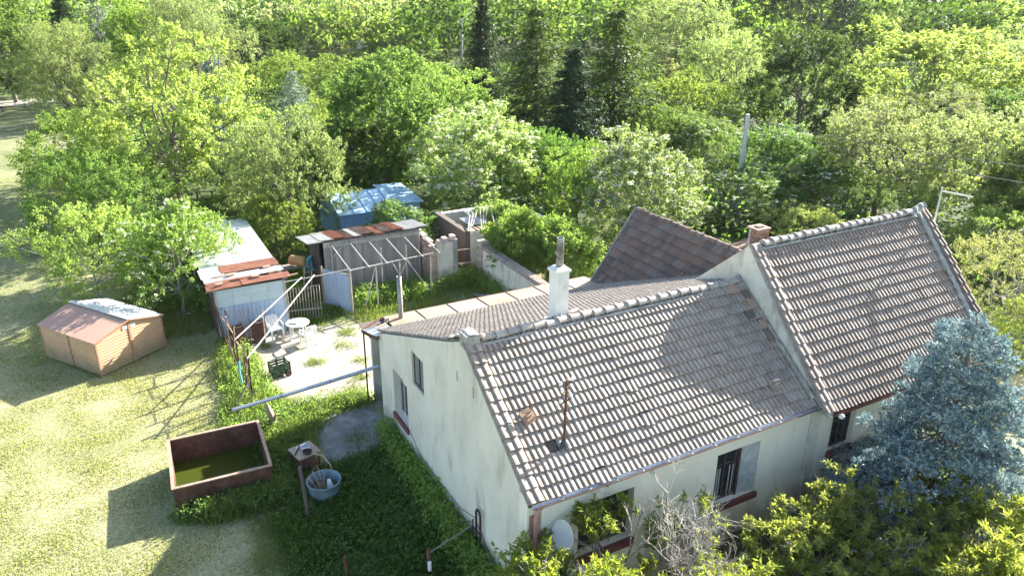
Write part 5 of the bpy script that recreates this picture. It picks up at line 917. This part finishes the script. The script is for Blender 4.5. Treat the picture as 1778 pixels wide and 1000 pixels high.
TREES = [
 ('walnut','walnut_tree','tall airy tree with pale forked trunk and wood pile at its foot',-21.9,48.5,11.0,13.0,0.3,'t'),
 ('maple','leafy_tree','large tree at far left edge above the pale track',-58.2,90.1,12.0,13.5,0.2,'t'),
 ('willow','willow_tree','feathery pale tree beside the track, left of the tall airy tree',-44.5,76.8,9.6,11.0,1.2,'t'),
 ('spruce','spruce_tree','dark narrow spruce at top left behind the willow',-58.7,104.3,12.6,7,0.5,'t'),
 ('silver','conifer_tree','grey green conifer at top left, right of dark spruce',-52.8,101.8,11.5,7.6,0.1,'t'),
 ('maple2','leafy_tree','bright green tree at top left between grey conifer and pale willow',-43.9,93.6,11.6,11.5,2.2,'t'),
 ('willow','willow_tree','pale feathery tree at top left above the tall airy tree',-35.9,88.3,13,12.5,2.6,'t'),
 ('bluespruce','blue_spruce','far blue spruce right of the tall airy tree, upper one',-27.1,70.1,8.0,5.6,0.4,'t'),
 ('bluespruce','blue_spruce','far blue spruce right of the tall airy tree, lower one',-21.6,57.2,6.5,5.0,2.4,'t'),
 ('deep','leafy_tree','dark green tree behind the bare branched tree at top left',-36.2,111.9,8.2,12.5,0.7,'t'),
 ('bare','sparse_tree','sparse dark limbed tree at top with few leaves',-35.6,128.4,11,13,0.9,'t'),
 ('olive','leafy_tree','brownish green tree at top right of the sparse tree',-29.8,134.2,10,14,1.7,'t'),
 ('shrub','shrub','low bright shrub below the sparse dark limbed tree',-30.1,100.5,5,10,0.2,'s'),
 ('maple2','leafy_tree','wide low bright tree beside the far brown roof',-21.0,91.2,5.6,13,2.9,'t'),
 ('silver','conifer_tree','small silvery upright conifer between grass patch and bright shrubs',-19.8,69.1,6.2,4.8,1.0,'t'),
 ('shrub2','shrub','round yellow green shrub left of the big maple',-14.4,62.1,5.2,7.2,0.8,'s'),
 ('maple','maple_tree','big dense green tree in the middle behind the blue shed',-8.2,52.2,9.3,10.6,0.0,'t'),
 ('bloom','blossoming_tree','whitish blossoming tree right of the big maple',-2.4,46.1,7.0,8.2,1.4,'t'),
 ('maple2','leafy_tree','green tree behind and right of the big maple',-5.5,66.3,7.0,10,2.0,'t'),
 ('maple2','leafy_tree','bright far tree right of the far utility pole at top',-19.3,137,9.2,14,0.5,'t'),
 ('spruce','spruce_tree','narrow dark spruce at top centre beside double pole',-3.4,87.9,12.6,6.2,0.2,'t'),
 ('spruce2','spruce_tree','broad yellowish spruce at centre top, left of the pair',1.9,65,11.8,9.4,1.2,'t'),
 ('spruce3','spruce_tree','broad green spruce at centre top, right of the pair',8.2,63.5,11.8,9.6,2.7,'t'),
 ('spruce','spruce_tree','dark shaded spruce between the two broad spruces',4.6,58.8,9.2,7.4,0.6,'t'),
 ('thuja','thuja_tree','small brownish columnar conifer right of broad green spruce',16.5,83.1,6.2,3.0,0.0,'t'),
 ('pale','leafy_tree','pale tall tree at top right of the broad spruces',23.4,109.4,12,16,0.9,'t'),
 ('willow','willow_tree','pale feathery tree at top behind the broad green spruce',20.2,122.8,12,13,0.4,'t'),
 ('pale','leafy_tree','light green tree at upper right below the dark pines',24,89.3,9.0,11,2.1,'t'),
 ('yellow','leafy_tree','bright low tree left of the concrete utility pole',15.0,67,6.4,10,0.3,'t'),
 ('bloom','elder_bush','large elder with white blossom behind the dark red roof',6.9,39.8,6.6,7.4,0.3,'s'),
 ('pine','pine_tree','dark pine at top right of centre',42.8,147.1,15.5,19,0.2,'t'),
 ('pine','pine_tree','tall dark pine at top, left of the yellow green tree',44.8,120.8,16.5,14,1.5,'t'),
 ('deep','leafy_tree','dark dense tree left of the wide yellow green tree',26.4,71,9.8,10.8,0.0,'t'),
 ('yellow','leafy_tree','wide yellow green tree at upper right',39.4,74.4,10.3,19.5,1.0,'t'),
 ('olive','leafy_tree','pale twiggy tree below the wide yellow green tree',34.6,61.5,6.2,12.5,0.6,'t'),
 ('pale','leafy_tree','pale tree standing behind far end of the ridge',22.5,45.5,7.4,9.4,2.3,'t'),
 ('pale','leafy_tree','pale tree with dark leaning limbs right of far roof corner',28.6,45.0,7.2,9.0,0.8,'t'),
 ('spruce','spruce_tree','far dark conifer at top right behind yellow green tree',83,162,13,13,0.6,'t'),
 ('pine','pine_tree','wide dark pine at top right corner',102.9,177.5,17,33,0.9,'t'),
 ('pale','leafy_tree','pale green tree at right edge above the deep green one',55.7,86.9,9.4,12,1.9,'t'),
 ('maple','leafy_tree','deep green tree at right edge in the upper third',41.1,61.1,6.4,8.6,2.0,'t'),
 ('maple','leafy_tree','green tree at right edge behind the overhead wires',30.6,42.0,6.6,7.0,0.4,'t'),
 ('elder2','elder_bush','elder bush just left of the concrete pole',14.0,53.5,5.2,6.6,0.2,'s'),
 ('elder2','elder_bush','elder bush just right of the concrete pole',17.4,48.6,5.6,7.6,1.2,'s'),
 ('elder2','elder_bush','elder bush in front of the concrete pole above the brick chimney',13.6,44.2,3.6,6.0,2.2,'s'),
 ('elder2','elder_bush','dark elder bush behind middle of the upper ridge',19.0,44.0,4.4,6.4,3.1,'s'),
 ('shrub2','shrub','bright shrub right behind the brick chimney',15.6,38.8,2.9,4.6,0.5,'s'),
 ('shrub3','shrub','green shrub behind right half of the upper ridge',21.0,41.0,3.6,6.4,0.7,'s'),
 ('shrub2','shrub','yellow green shrub under the wires right of far roof corner',25.2,36.6,3.4,5.4,1.7,'s'),
 ('olive','shrub','pale twiggy shrub right of the far roof verge',21.6,30.4,4.2,5.2,0.3,'s'),
 ('shrub2','shrub','yellow shrub at right edge above the near blue spruce',20.6,26.6,3.0,4.0,2.9,'s'),
 ('pale','leafy_tree','pale round tree left of the blue shed',-12.5,40.6,7.3,7.0,0.7,'t'),
 ('yellow','young_tree','young bright tree between long shed and lean-to',-12.4,38.0,3.6,4.2,0.1,'t'),
 ('elder','elder_bush','elder with cream blossom beside the long blue grey shed',-14.6,30.8,4.9,5.2,2.0,'s'),
 ('shrub2','shrub','olive yellow shrub behind the brown garden shed',-19.4,32.6,4.4,6.0,1.1,'s'),
 ('shrub3','shrub','dense rounded green shrub at lawn edge',-23.2,40.2,5.2,7.4,0.4,'s'),
 ('shrub','shrub','bright shrub at lawn edge farthest from the garden shed',-30.8,52.5,5.2,8.0,2.6,'s'),
 ('near_shrub','shrub','leafy shrub behind courtyard wall, nearer the brick pillar',0.2,35.2,3.7,3.3,0.2,'s'),
 ('near_shrub','shrub','leafy shrub behind courtyard wall, nearer the white chimney',2.4,34.4,3.5,3.6,2.0,'s'),
 ('near_shrub','shrub','leafy shrub spilling over the ruined outbuilding, middle of three',*HP(10.2,18.4)[:2],3.3,3.3,0.9,'s'),
 ('near_shrub','shrub','leafy shrub spilling over the ruined outbuilding, nearest the dark red roof',*HP(11.7,16.6)[:2],3.5,3.4,1.5,'s'),
 ('near_shrub','shrub','leafy shrub growing inside the ruined outbuilding',*HP(11.0,22.4)[:2],3.2,3.0,2.6,'s'),
 ('elder2','elder_bush','small white flowering bush in front of the blue shed',-6.0,38.6,3.2,4.2,0.9,'s'),
 ('maple2','young_tree','green bushy tree behind the white chimney pipe',3.8,43.2,5.2,5.0,0.4,'t'),
 ('maple','leafy_tree','dark leaved tree right of the whitish blossoming tree',1.6,49.0,5.0,6.4,1.3,'t'),
 ('deep','leafy_tree','shaded tree directly behind the blue shed',-10.1,51.0,5.4,7.2,1.8,'t'),
 ('pale','leafy_tree','far pale tree at top between sparse tree and pole',-28.1,150,10.5,12.5,0.1,'t'),
 ('maple2','leafy_tree','far bright tree at top left of narrow spruce',-13,150,12,16,0.7,'t'),
 ('maple','leafy_tree','far tree at top above the broad spruces',13.8,160,12.5,18,1.9,'t'),
 ('pale','leafy_tree','far pale tree at top between the two dark pines',61.8,138.6,12,17,2.4,'t'),
 ('deep','leafy_tree','far dark tree at top right of narrow spruce',-0.4,185,12.5,18,0.9,'t'),
 ('shrub','shrub','yellowish shrub in the middle of the lawn edge row',-27.2,48.4,4.6,6.4,0.2,'s'),
 ('shrub2','shrub','bright weedy shrub right of the tall airy tree',-16.8,50.5,3.2,5.2,1.5,'s'),
 ('elder2','shrub','whitish green shrub below the small silvery conifer',-13.6,53.0,4.6,5.6,0.8,'s'),
 ('maple','leafy_tree','green tree right of the dark shaded spruce',11.6,57,5.2,7.4,1.1,'t'),
 ('shrub3','shrub','dark shrub in shade beside the long shed, behind brown garden shed',-17.4,35.2,3.6,5.0,1.9,'s'),
]
for tp, nm, lab, x, y, h, w, rz, k in TREES:
    put(TP[tp], nm, lab, x, y, h, w, rz*2.1, 'trees around the yard' if k == 't' else 'shrubs around the yard', 'tree' if k == 't' else 'shrub')
# far wood that reads as one mass + undergrowth between the trees
def mass(name, label, cat, m, centres, seed, leaf, per):
    rg = np.random.default_rng(seed); P, A, N_, L = [], [], [], []
    for x, y, h, r in centres:
        n = int(per*r*r/25); d = sph(rg, n, -0.3); rad = rg.uniform(0.75, 1.05, n)*(1+0.18*np.sin(d[:, 0]*7+x)*np.sin(d[:, 1]*6+y)+0.15*np.sin(d[:, 2]*9+x*3))
        p = np.stack([x + d[:, 0]*r*rad, y + d[:, 1]*r*rad, np.maximum(0.1, h*0.5 + d[:, 2]*h*0.5*rad)], 1); P.append(p)
        A.append(d + rg.normal(0, 0.7, (n, 3))); N_.append(np.array([0, 0, 0.8]) + d*0.7 + rg.normal(0, 0.5, (n, 3))); L.append(rg.uniform(0.6, 1.3, n)*leaf)
    P, A, N_, L = map(np.concatenate, (P, A, N_, L))
    o = bpy.data.objects.new(name, leaves(name, m, P, A, N_, L, L*0.6)); col.objects.link(o); tag(o, label, cat, kind='stuff')
rg = random.Random(77)
def belt(y0, y1, step, hr, rr, keep=lambda x, y: True):
    out = []; y = y0
    while y < y1:
        hw = y*0.72 + 12; x = -hw + rg.uniform(0, step)
        while x < hw:
            xx, yy = x + rg.uniform(-step*.3, step*.3), y + rg.uniform(-step*.4, step*.4)
            if keep(xx, yy): out.append((xx, yy, rg.uniform(*hr), rg.uniform(*rr)))
            x += step
        y += step
    return out
fw = belt(127, 245, 12, (9, 15), (5.5, 8.5)); rg.shuffle(fw); k = len(fw)//4
for i, mm in enumerate(('lf_green', 'lf_pale', 'lf_deep', 'lf_bright')):
    mass('far_wood', ('far wood of mid green tree crowns along the top', 'far wood of pale tree crowns along the top', 'far wood of dark tree crowns along the top', 'far wood of bright tree crowns along the top')[i], 'wood', M[mm], fw[i*k:(i+1)*k], 50+i, 0.90, 390)
def wild(x, y):
    if x < -0.62*y + 2 and y < 85: return False           # mown lawn on the left
    u = (x-HX)*math.cos(YAW)+(y-HY)*math.sin(YAW); v = -(x-HX)*math.sin(YAW)+(y-HY)*math.cos(YAW)
    if -5 < u < 19 and v < 26: return False
    if x < -9 and y < 31: return False
    if -8 < v-24 < 8 and u < 10 and u > -5: return False
    if y < 38 and x < 3: return False
    return True
un = belt(34, 125, 3.0, (1.0, 3.6), (1.5, 2.8), wild); rg.shuffle(un); k = len(un)//3
for i, mm in enumerate(('lf_green', 'lf_bright', 'lf_deep')):
    mass('undergrowth', ('mid green undergrowth between the trees', 'bright undergrowth between the trees', 'dark undergrowth between the trees')[i], 'undergrowth', M[mm], un[i*k:(i+1)*k], 60+i, 0.30, 540)

# ------------------------------------------------------------------ NEAR PLANTS
def grow(seed, origin, stems, depth, leafm, leaf, lw, tuft, bare, spread=0.55, shrink=0.66, kids=(3, 4), r0=0.045, bark='bark', bare_at=None):
    """branching shrub: returns (leaf mesh, leafy limb mesh, bare twig mesh)"""
    rg = np.random.default_rng(seed); segs, dry = [], []; P, A, N_, L = [], [], [], []
    def br(p, d, ln, r, k, dead):
        d = d/np.linalg.norm(d); m1 = p + d*ln*0.5 + rg.normal(0, 0.05*ln, 3); q = p + d*ln + rg.normal(0, 0.07*ln, 3) + np.array([0, 0, -0.03*ln if k < 2 else 0.0])
        (dry if dead else segs).append(([tuple(p), tuple(m1), tuple(q)], [r, r*0.8, r*0.62]))
        if k <= 1 and not dead:
            n = tuft; t = rg.uniform(0.15, 1.05, n); pp = p + (q-p)*t[:, None] + rg.normal(0, 0.015, (n, 3))
            P.append(pp); A.append(d*0.5 + rg.normal(0, 0.65, (n, 3)) + np.array([0, 0, 0.12])); N_.append(np.array([0, 0, 1.0]) + rg.normal(0, 0.5, (n, 3))); L.append(rg.uniform(0.6, 1.25, n)*leaf)
        if k <= 0: return
        for c in range(int(rg.integers(kids[0], kids[1]+1))):
            nd = d + rg.normal(0, spread, 3) + np.array([0, 0, 0.10]); s0 = rg.uniform(0.45, 1.0) if c else 1.0
            dd = dead or (k <= 3 and rg.random() < (bare if bare_at is None or np.linalg.norm(q - np.array(bare_at)) > 1.3 else 0.85))
            br(p + (q-p)*s0, nd, ln*shrink*rg.uniform(0.75, 1.2), max(r*0.58, 0.003), k-1, dd)
    for d, ln in stems: br(np.array(origin, float), np.array(d, float), ln, r0, depth, False)
    P, A, N_, L = map(np.concatenate, (P, A, N_, L))
    return leaves('foliage', leafm, P, A, N_, L, L*lw, 0.2), limb_mesh('stems', segs, M[bark], 4), (limb_mesh('dry_twigs', dry, M['twig'], 3) if dry else None)
def hero(name, label, cat, u, v, *a, sc_=1.0, **k):
    o = hthing(name, label, cat, u, v); f, s_, d_ = grow(a[0], (0, 0, 0), *a[1:], **k)
    o.scale = (sc_, sc_, sc_); inst('foliage', f, o); inst('stems', s_, o)
    if d_: inst('dry_twigs', d_, o)['kind'] = 'stuff'
    return o
hero('peach_tree', 'half dry small tree with yellow green leaves before the dish wall', 'tree', 1.35, -1.8, 101, [((0.35,-0.05,0.9),1.5),((-0.55,-0.1,0.8),1.45),((0.9,0.1,0.6),1.5),((-0.1,-0.5,0.9),1.2),((0.2,0.25,1.0),1.35),((-0.9,-0.1,0.75),1.3),((0.5,-0.4,0.7),1.4)], 5, M['lf_peach'], 0.125, 0.28, 10, 0.17, spread=0.46, shrink=0.66, r0=0.055, bare_at=(1.5, 0.0, 2.7), sc_=1.12)
hero('bare_shrub', 'bare grey twiggy shrub at bottom edge before the low window', 'shrub', 3.2, -2.2, 102, [((0.5,0.1,0.8),0.9),((-0.4,0.1,0.9),0.85),((0.9,0.2,0.5),0.85),((0.0,-0.3,1.0),0.8)], 4, M['lf_peach'], 0.12, 0.28, 13, 0.30, spread=0.55, r0=0.03, bark='twig')
hero('lilac_bush', 'dense green bush under the shuttered window beside blue spruce', 'shrub', 7.0, -2.2, 103, [((0.7,0.2,0.8),1.1),((-0.6,0.1,0.8),1.05),((0.1,-0.5,0.9),1.0),((1.1,-0.1,0.6),1.2),((0.2,0.3,1.1),1.1),((-0.9,-0.2,0.6),1.0),((0.6,-0.7,0.6),1.1)], 5, M['lf_peach2'], 0.115, 0.42, 6, 0.14, spread=0.52, shrink=0.66, r0=0.035)
hero('lilac_bush', 'green bush at bottom edge in front of blue spruce', 'shrub', 8.9, -3.3, 104, [((0.5,0.2,0.8),1.1),((-0.7,0.1,0.8),1.1),((0.1,-0.5,0.9),1.0),((-0.2,0.4,1.0),1.1),((0.9,-0.4,0.5),1.0)], 5, M['lf_peach2'], 0.12, 0.36, 7, 0.14, spread=0.52, shrink=0.66, r0=0.035)
hero('peach_tree', 'yellow leaved shrub in bottom right corner', 'shrub', 9.1, -5.2, 105, [((0.5,0.2,0.9),1.05),((-0.5,0.1,0.9),1.05),((0.1,-0.4,0.9),1.0),((0.9,0.2,0.6),1.1),((0.0,0.4,1.0),1.0)], 5, M['lf_peach'], 0.15, 0.28, 8, 0.14, sc_=1.15, spread=0.48, shrink=0.66, r0=0.03)
hero('rose_bush', 'small dark green bush at the foot of the near house corner', 'shrub', 0.1, -0.9, 106, [((0.2,0.1,0.9),0.85),((-0.5,0.1,0.9),0.8),((0.1,-0.4,0.9),0.7),((-0.2,0.5,0.8),0.8)], 4, M['lf_deep'], 0.08, 0.5, 10, 0.12, spread=0.6, r0=0.02)
def blue_spruce(label, u, v, H, Rr, seed):
    """tiers of plume-shaped branches, each plume a crowd of short needle tufts with dark gaps between the tiers"""
    rg = np.random.default_rng(seed); o = hthing('blue_spruce', label, 'tree', u, v); P, A, N_, L = [], [], [], []
    segs = [([(0,0,-0.2),(0,0,H*0.5),(0,0,H*0.98)], [0.16, 0.10, 0.015])]; wh = 13
    for w in range(wh):
        t = (w+rg.uniform(-0.15, 0.15))/wh; z = H*(0.05+0.95*max(t, 0)); r = Rr*(1-t)**0.95 + 0.16; nb = int(7+5*(1-t)); a0 = rg.uniform(0, 6.28)
        for b in range(nb):
            a = a0 + 2*np.pi*b/nb + rg.normal(0, 0.16); rr = r*rg.uniform(0.62, 1.22); d = np.array([math.cos(a), math.sin(a), 0]); sd = np.array([-d[1], d[0], 0]); tilt = -0.30+0.75*t+rg.normal(0, 0.10)
            tipz = rr*tilt
            segs.append(([(0,0,z), tuple(np.array([0,0,z])+d*rr*0.5+np.array([0,0,tipz*0.6])), tuple(np.array([0,0,z])+d*rr*0.97+np.array([0,0,tipz*0.85]))], [0.030,0.018,0.006]))
            sites = [(q, o_) for q in np.arange(0.42, 1.03, max(0.15, 0.28/rr)) for o_ in ((0,) if q > 0.9 or rr < 0.5 else (-1, 1) if q < 0.5 else (-1, 0, 1))]
            for q, o_ in sites:
                q = q + rg.normal(0, 0.04); off = o_*(0.16+0.26*rr*(1-q)) + rg.normal(0, 0.05); pr = rg.uniform(0.15, 0.25)
                c = np.array([0,0,z]) + d*(q*rr) + sd*off + np.array([0,0,tipz*q**1.2 - 0.06*abs(o_) + rg.normal(0, 0.04)])
                ns_, nn = 14, 9; hd = sph(rg, ns_, -0.15); hd = norm(hd + d*0.55 + sd*0.35*o_); base_ = c + hd*pr*0.25
                tt = rg.uniform(0.1, 1, (ns_, nn)); pos = base_[:, None, :] + hd[:, None, :]*(tt*pr)[..., None]; ax = hd[:, None, :]*0.9 + rg.normal(0, 0.5, (ns_, nn, 3))
                P.append(pos.reshape(-1,3)); A.append(ax.reshape(-1,3)); N_.append(rg.normal(0, 1, (ns_*nn, 3))+np.array([0,0,0.8])); L.append(rg.uniform(0.07, 0.115, ns_*nn))
    P, A, N_, L = map(np.concatenate, (P, A, N_, L))
    inst('crown', leaves('crown', M['lf_blue'], P, A, N_, L, 0.040, 0.1), o); inst('trunk', limb_mesh('trunk', segs, M['bark'], 5), o); return o
blue_spruce('large near blue spruce in front of the taller house', 11.25, -2.45, 6.5, 3.0, 111)
hero('climbing_vine', 'few bright green leaves growing through the large blue spruce', 'vine', 11.4, -3.6, 112, [((0.3,0.6,1.0),1.7),((0.0,0.4,1.0),1.5),((-0.35,0.5,0.9),1.3)], 3, M['lf_bright'], 0.14, 0.8, 7, 0.0, spread=0.6, r0=0.015)

# ------------------------------------------------------------------ GRASS AND WEEDS
def inpoly(px, py, poly):
    c = np.zeros(len(px), bool); n = len(poly)
    for i in range(n):
        x0, y0 = poly[i]; x1, y1 = poly[(i+1) % n]
        c ^= ((y0 > py) != (y1 > py)) & (px < (x1-x0)*(py-y0)/((y1-y0) or 1e-9) + x0)
    return c
def scatter(rg, poly, n):
    p = np.array(poly); lo, hi = p.min(0), p.max(0); out = np.zeros((0, 2))
    while len(out) < n:
        q = rg.uniform(lo, hi, (n*2, 2)); out = np.concatenate([out, q[inpoly(q[:, 0], q[:, 1], poly)]])
    return out[:n] + rg.normal(0, 0.16, (n, 2))
def blades(name, label, m, xy, seed, h0, h1, w, lean=0.35, clump=0.0, cat='grass', lw=None):
    rg = np.random.default_rng(seed); n = len(xy)
    f = 0.75 + 0.5*np.sin(xy[:, 0]*1.9+np.sin(xy[:, 1]*2.3))*np.sin(xy[:, 1]*1.7+1.1*np.sin(xy[:, 0]*1.3)) if clump else np.ones(n)
    ln = rg.uniform(h0, h1, n)*np.clip(f, 0.3, 1.4); pos = np.concatenate([xy, np.zeros((n, 1))], 1)
    ax = np.concatenate([rg.normal(0, lean, (n, 2)), np.ones((n, 1))], 1)
    ax = norm(ax); sd = norm(np.cross(ax, rg.normal(0, 1, (n, 3))))*w*0.55; v = np.stack([pos-sd, pos+sd, pos+ax*ln[:, None]], 1).reshape(-1, 3)
    o = bpy.data.objects.new(name, np_mesh(name, v, np.arange(n*3).reshape(-1, 3), m)); col.objects.link(o); return tag(o, label, cat, kind='stuff')
def weeds(name, label, m, xy, seed, h0, h1, leaf, per=9, lw=0.5, flower=None):
    rg = np.random.default_rng(seed); n = len(xy); h = rg.uniform(h0, h1, n); t = rg.uniform(0.1, 1, (n, per))
    pos = np.stack([xy[:, None, 0] + rg.normal(0, 0.07, (n, per)), xy[:, None, 1] + rg.normal(0, 0.07, (n, per)), t*h[:, None]], 2).reshape(-1, 3)
    ax = rg.normal(0, 0.8, (n*per, 3))+np.array([0, 0, 0.25]); nr = np.array([0, 0, 1.0])+rg.normal(0, 0.5, (n*per, 3)); ln = rg.uniform(0.6, 1.3, n*per)*leaf
    o = bpy.data.objects.new(name, leaves(name, m, pos, ax, nr, ln, ln*lw)); col.objects.link(o); return tag(o, label, 'weeds', kind='stuff')
G = np.random.default_rng(5)
hpoly = lambda *pts: [HP(u, v)[:2] for u, v in pts]
lawn = [(-8.6,9.5),(-4.0,12.0),(-6.2,16.9),(-9.2,16.4),(-10.3,19.6),(-8.6,21.3),(-11.0,25.5),(-12.6,28.6),(-15.5,28.8),(-21,34),(-34,56),(-48,56),(-26,24),(-14,11)]
nearl = [(-8.6,9.5),(-4.0,12.0),(-6.2,16.9),(-9.2,16.4),(-10.3,19.6),(-8.6,21.3),(-11.0,25.5),(-12.6,28.0),(-15.5,28.0),(-19.5,30.0),(-24,24),(-14,11)]
blades('lawn_grass', 'short dry straw coloured mown lawn grass', M['grass_dry'], scatter(G, nearl, 110000), 1, 0.03, 0.085, 0.02, 0.7, 1)
blades('lawn_grass', 'short green mown lawn grass', M['grass'], scatter(G, nearl, 80000), 2, 0.03, 0.085, 0.02, 0.7, 1)
blades('lawn_grass', 'short grass of the distant lawn strip along the left edge', M['grass'], scatter(G, lawn, 50000), 3, 0.04, 0.10, 0.025, 0.7, 1)
strip = hpoly((-5.3,10.6),(-4.2,10.4),(-3.2,10.6),(-2.9,13.0),(-3.3,18.2),(-4.0,18.4),(-4.4,16),(-4.6,13.2))
blades('tall_grass', 'tall bright weedy grass along the old scrap fence', M['grass'], scatter(G, strip, 13000), 4, 0.2, 0.55, 0.022, 0.45, 1)
weeds('weeds', 'leafy weeds along the old scrap fence', M['lf_bright'], scatter(G, strip, 900), 5, 0.15, 0.55, 0.10)
tankr = hpoly((-7.0,7.6),(-5.6,6.9),(-4.0,6.9),(-3.4,8.6),(-3.9,9.6),(-4.05,7.65),(-6.75,7.55))
blades('tall_grass', 'tall grass around the rusty tank', M['grass'], scatter(G, tankr, 8000), 6, 0.25, 0.62, 0.024, 0.4, 1)
weeds('weeds', 'leafy weeds hugging the front of the rusty tank', M['lf_green'], scatter(G, tankr, 1300), 7, 0.15, 0.6, 0.11)
mid = hpoly((-4.1,7.2),(-3.0,8.2),(-2.4,10.0),(-1.5,11.0),(0.0,10.95),(0.0,11.5),(-1.6,12.0),(-3.3,12.2),(-4.1,10.4))
blades('tall_grass', 'bright weedy grass between the slab and the yard concrete', M['grass'], scatter(G, mid, 11000), 8, 0.15, 0.42, 0.022, 0.45, 1)
weeds('weeds', 'leafy weeds between the tank and the small stand', M['lf_bright'], scatter(G, mid, 1000), 9, 0.1, 0.4, 0.10)
shade = hpoly((-4.6,2.0),(-0.08,-0.4),(-0.08,8.9),(-0.5,8.05),(-2.6,8.0),(-3.4,7.2),(-4.4,6.4))
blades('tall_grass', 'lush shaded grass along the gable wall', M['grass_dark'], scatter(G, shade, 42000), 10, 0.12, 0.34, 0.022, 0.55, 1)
weeds('weeds', 'leafy weeds in the shaded grass along the gable wall', M['lf_green'], scatter(G, shade, 2600), 11, 0.08, 0.34, 0.10)
edge = hpoly((-0.6,0.6),(-0.06,0.4),(-0.06,9.2),(-0.55,8.6))
weeds('weeds', 'taller weeds hugging the foot of the gable wall', M['lf_bright'], scatter(G, edge, 1300), 12, 0.2, 0.7, 0.11)
mz = hpoly((-5.6,2.6),(-4.4,2.0),(-4.2,6.4),(-5.0,6.8))
blades('tall_grass', 'half dry grass between lawn and shaded strip', M['grass'], scatter(G, mz, 9000), 13, 0.06, 0.20, 0.018, 0.6, 1)
yard = hpoly((1.7,17.8),(2.6,14.6),(5.5,13.6),(8.55,13.0),(8.55,19.9),(6.5,19.9),(6.0,21.2),(1.8,21.2))
blades('tall_grass', 'sunlit grass between the bare frame and the porch roof', M['grass'], scatter(G, yard, 22000), 14, 0.12, 0.36, 0.026, 0.5, 1)
weeds('weeds', 'leafy weeds under the bare pipe frame', M['lf_bright'], scatter(G, hpoly((2.2,18.9),(5.8,18.9),(5.8,20.6),(2.2,20.6)), 900), 15, 0.2, 0.8, 0.12)
crack = np.concatenate([np.array(HP(*c)[:2]) + np.random.default_rng(i).normal(0, s_, (n_, 2)) for i, (c, s_, n_) in enumerate((((-1.0,14.9),0.22,260),((-2.4,17.2),0.15,200),((0.2,13.0),0.2,200),((-0.4,12.2),0.3,240),((0.4,15.8),0.3,240),((0.9,17.0),0.25,300),((-2.7,12.4),0.3,360),((-3.1,16.6),0.2,260),((-1.2,9.0),0.25,200),((0.6,14.2),0.2,120),((-0.3,17.9),0.3,240)))])
blades('tall_grass', 'grass tufts growing through cracks of the yard concrete', M['grass'], crack, 16, 0.06, 0.24, 0.025, 0.5)
weeds('weeds', 'tall weeds at the foot of courtyard wall and ruined pillar', M['lf_bright'], np.concatenate([scatter(G, hpoly((8.0,13.2),(8.6,13.2),(8.6,19.5),(8.0,19.5)), 420), scatter(G, hpoly((6.5,19.2),(8.6,19.2),(8.4,20.4),(6.5,19.9)), 260)]), 33, 0.2, 0.9, 0.13)
gate = hpoly((-1.2,18.5),(1.5,18.2),(1.6,22.0),(0.9,25.5),(-1.1,26.5))
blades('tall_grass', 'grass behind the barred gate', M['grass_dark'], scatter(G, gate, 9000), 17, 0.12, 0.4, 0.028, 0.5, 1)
front = hpoly((0.3,-0.3),(17,-0.3),(18,-7),(-1,-6),(-0.6,-1.5))
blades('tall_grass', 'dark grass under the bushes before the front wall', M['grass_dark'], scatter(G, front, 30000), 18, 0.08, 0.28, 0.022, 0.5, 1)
wild2 = [(-22.5,44),(-14.5,36.0),(-13.0,43),(-15,58),(-22,60),(-20,50)]
blades('tall_grass', 'long bright grass around the tall airy tree', M['grass'], scatter(G, wild2, 26000), 19, 0.2, 0.55, 0.04, 0.5, 1)
sh2 = [(-18.6,30.0),(-15.6,28.0),(-13.0,28.6),(-12.2,30.5),(-14,34),(-18,34)]
blades('tall_grass', 'tall grass behind the brown garden shed', M['grass'], scatter(G, sh2, 9000), 20, 0.2, 0.6, 0.03, 0.4, 1)
sk = np.concatenate([np.stack([np.linspace(a[0], b_[0], 260), np.linspace(a[1], b_[1], 260)], 1) + np.random.default_rng(i).normal(0, 0.05, (260, 2)) for i, (a, b_) in enumerate((((-15.45,24.9),(-14.15,27.6)), ((-15.5,24.95),(-18.3,26.6))))])
blades('tall_grass', 'uncut grass fringe along the foot of the brown garden shed', M['grass'], sk, 21, 0.08, 0.28, 0.02, 0.4)

# ------------------------------------------------------------------ HAZE
hz = MB().box(-420, 420, -60, 480, -1.0, 26.0).build('haze', bpy.data.materials.new('haze')); tag(hz, kind='stuff')
hm = hz.data.materials[0]; hm.use_nodes = True; hn = hm.node_tree.nodes; hl = hm.node_tree.links
hn.remove(hn['Principled BSDF']); pv = hn.new('ShaderNodeVolumePrincipled'); pv.inputs['Color'].default_value = (0.93, 0.95, 1.0, 1); pv.inputs['Density'].default_value = 0.00006; pv.inputs['Anisotropy'].default_value = 0.3
hl.new(pv.outputs[0], hn['Material Output'].inputs['Volume'])
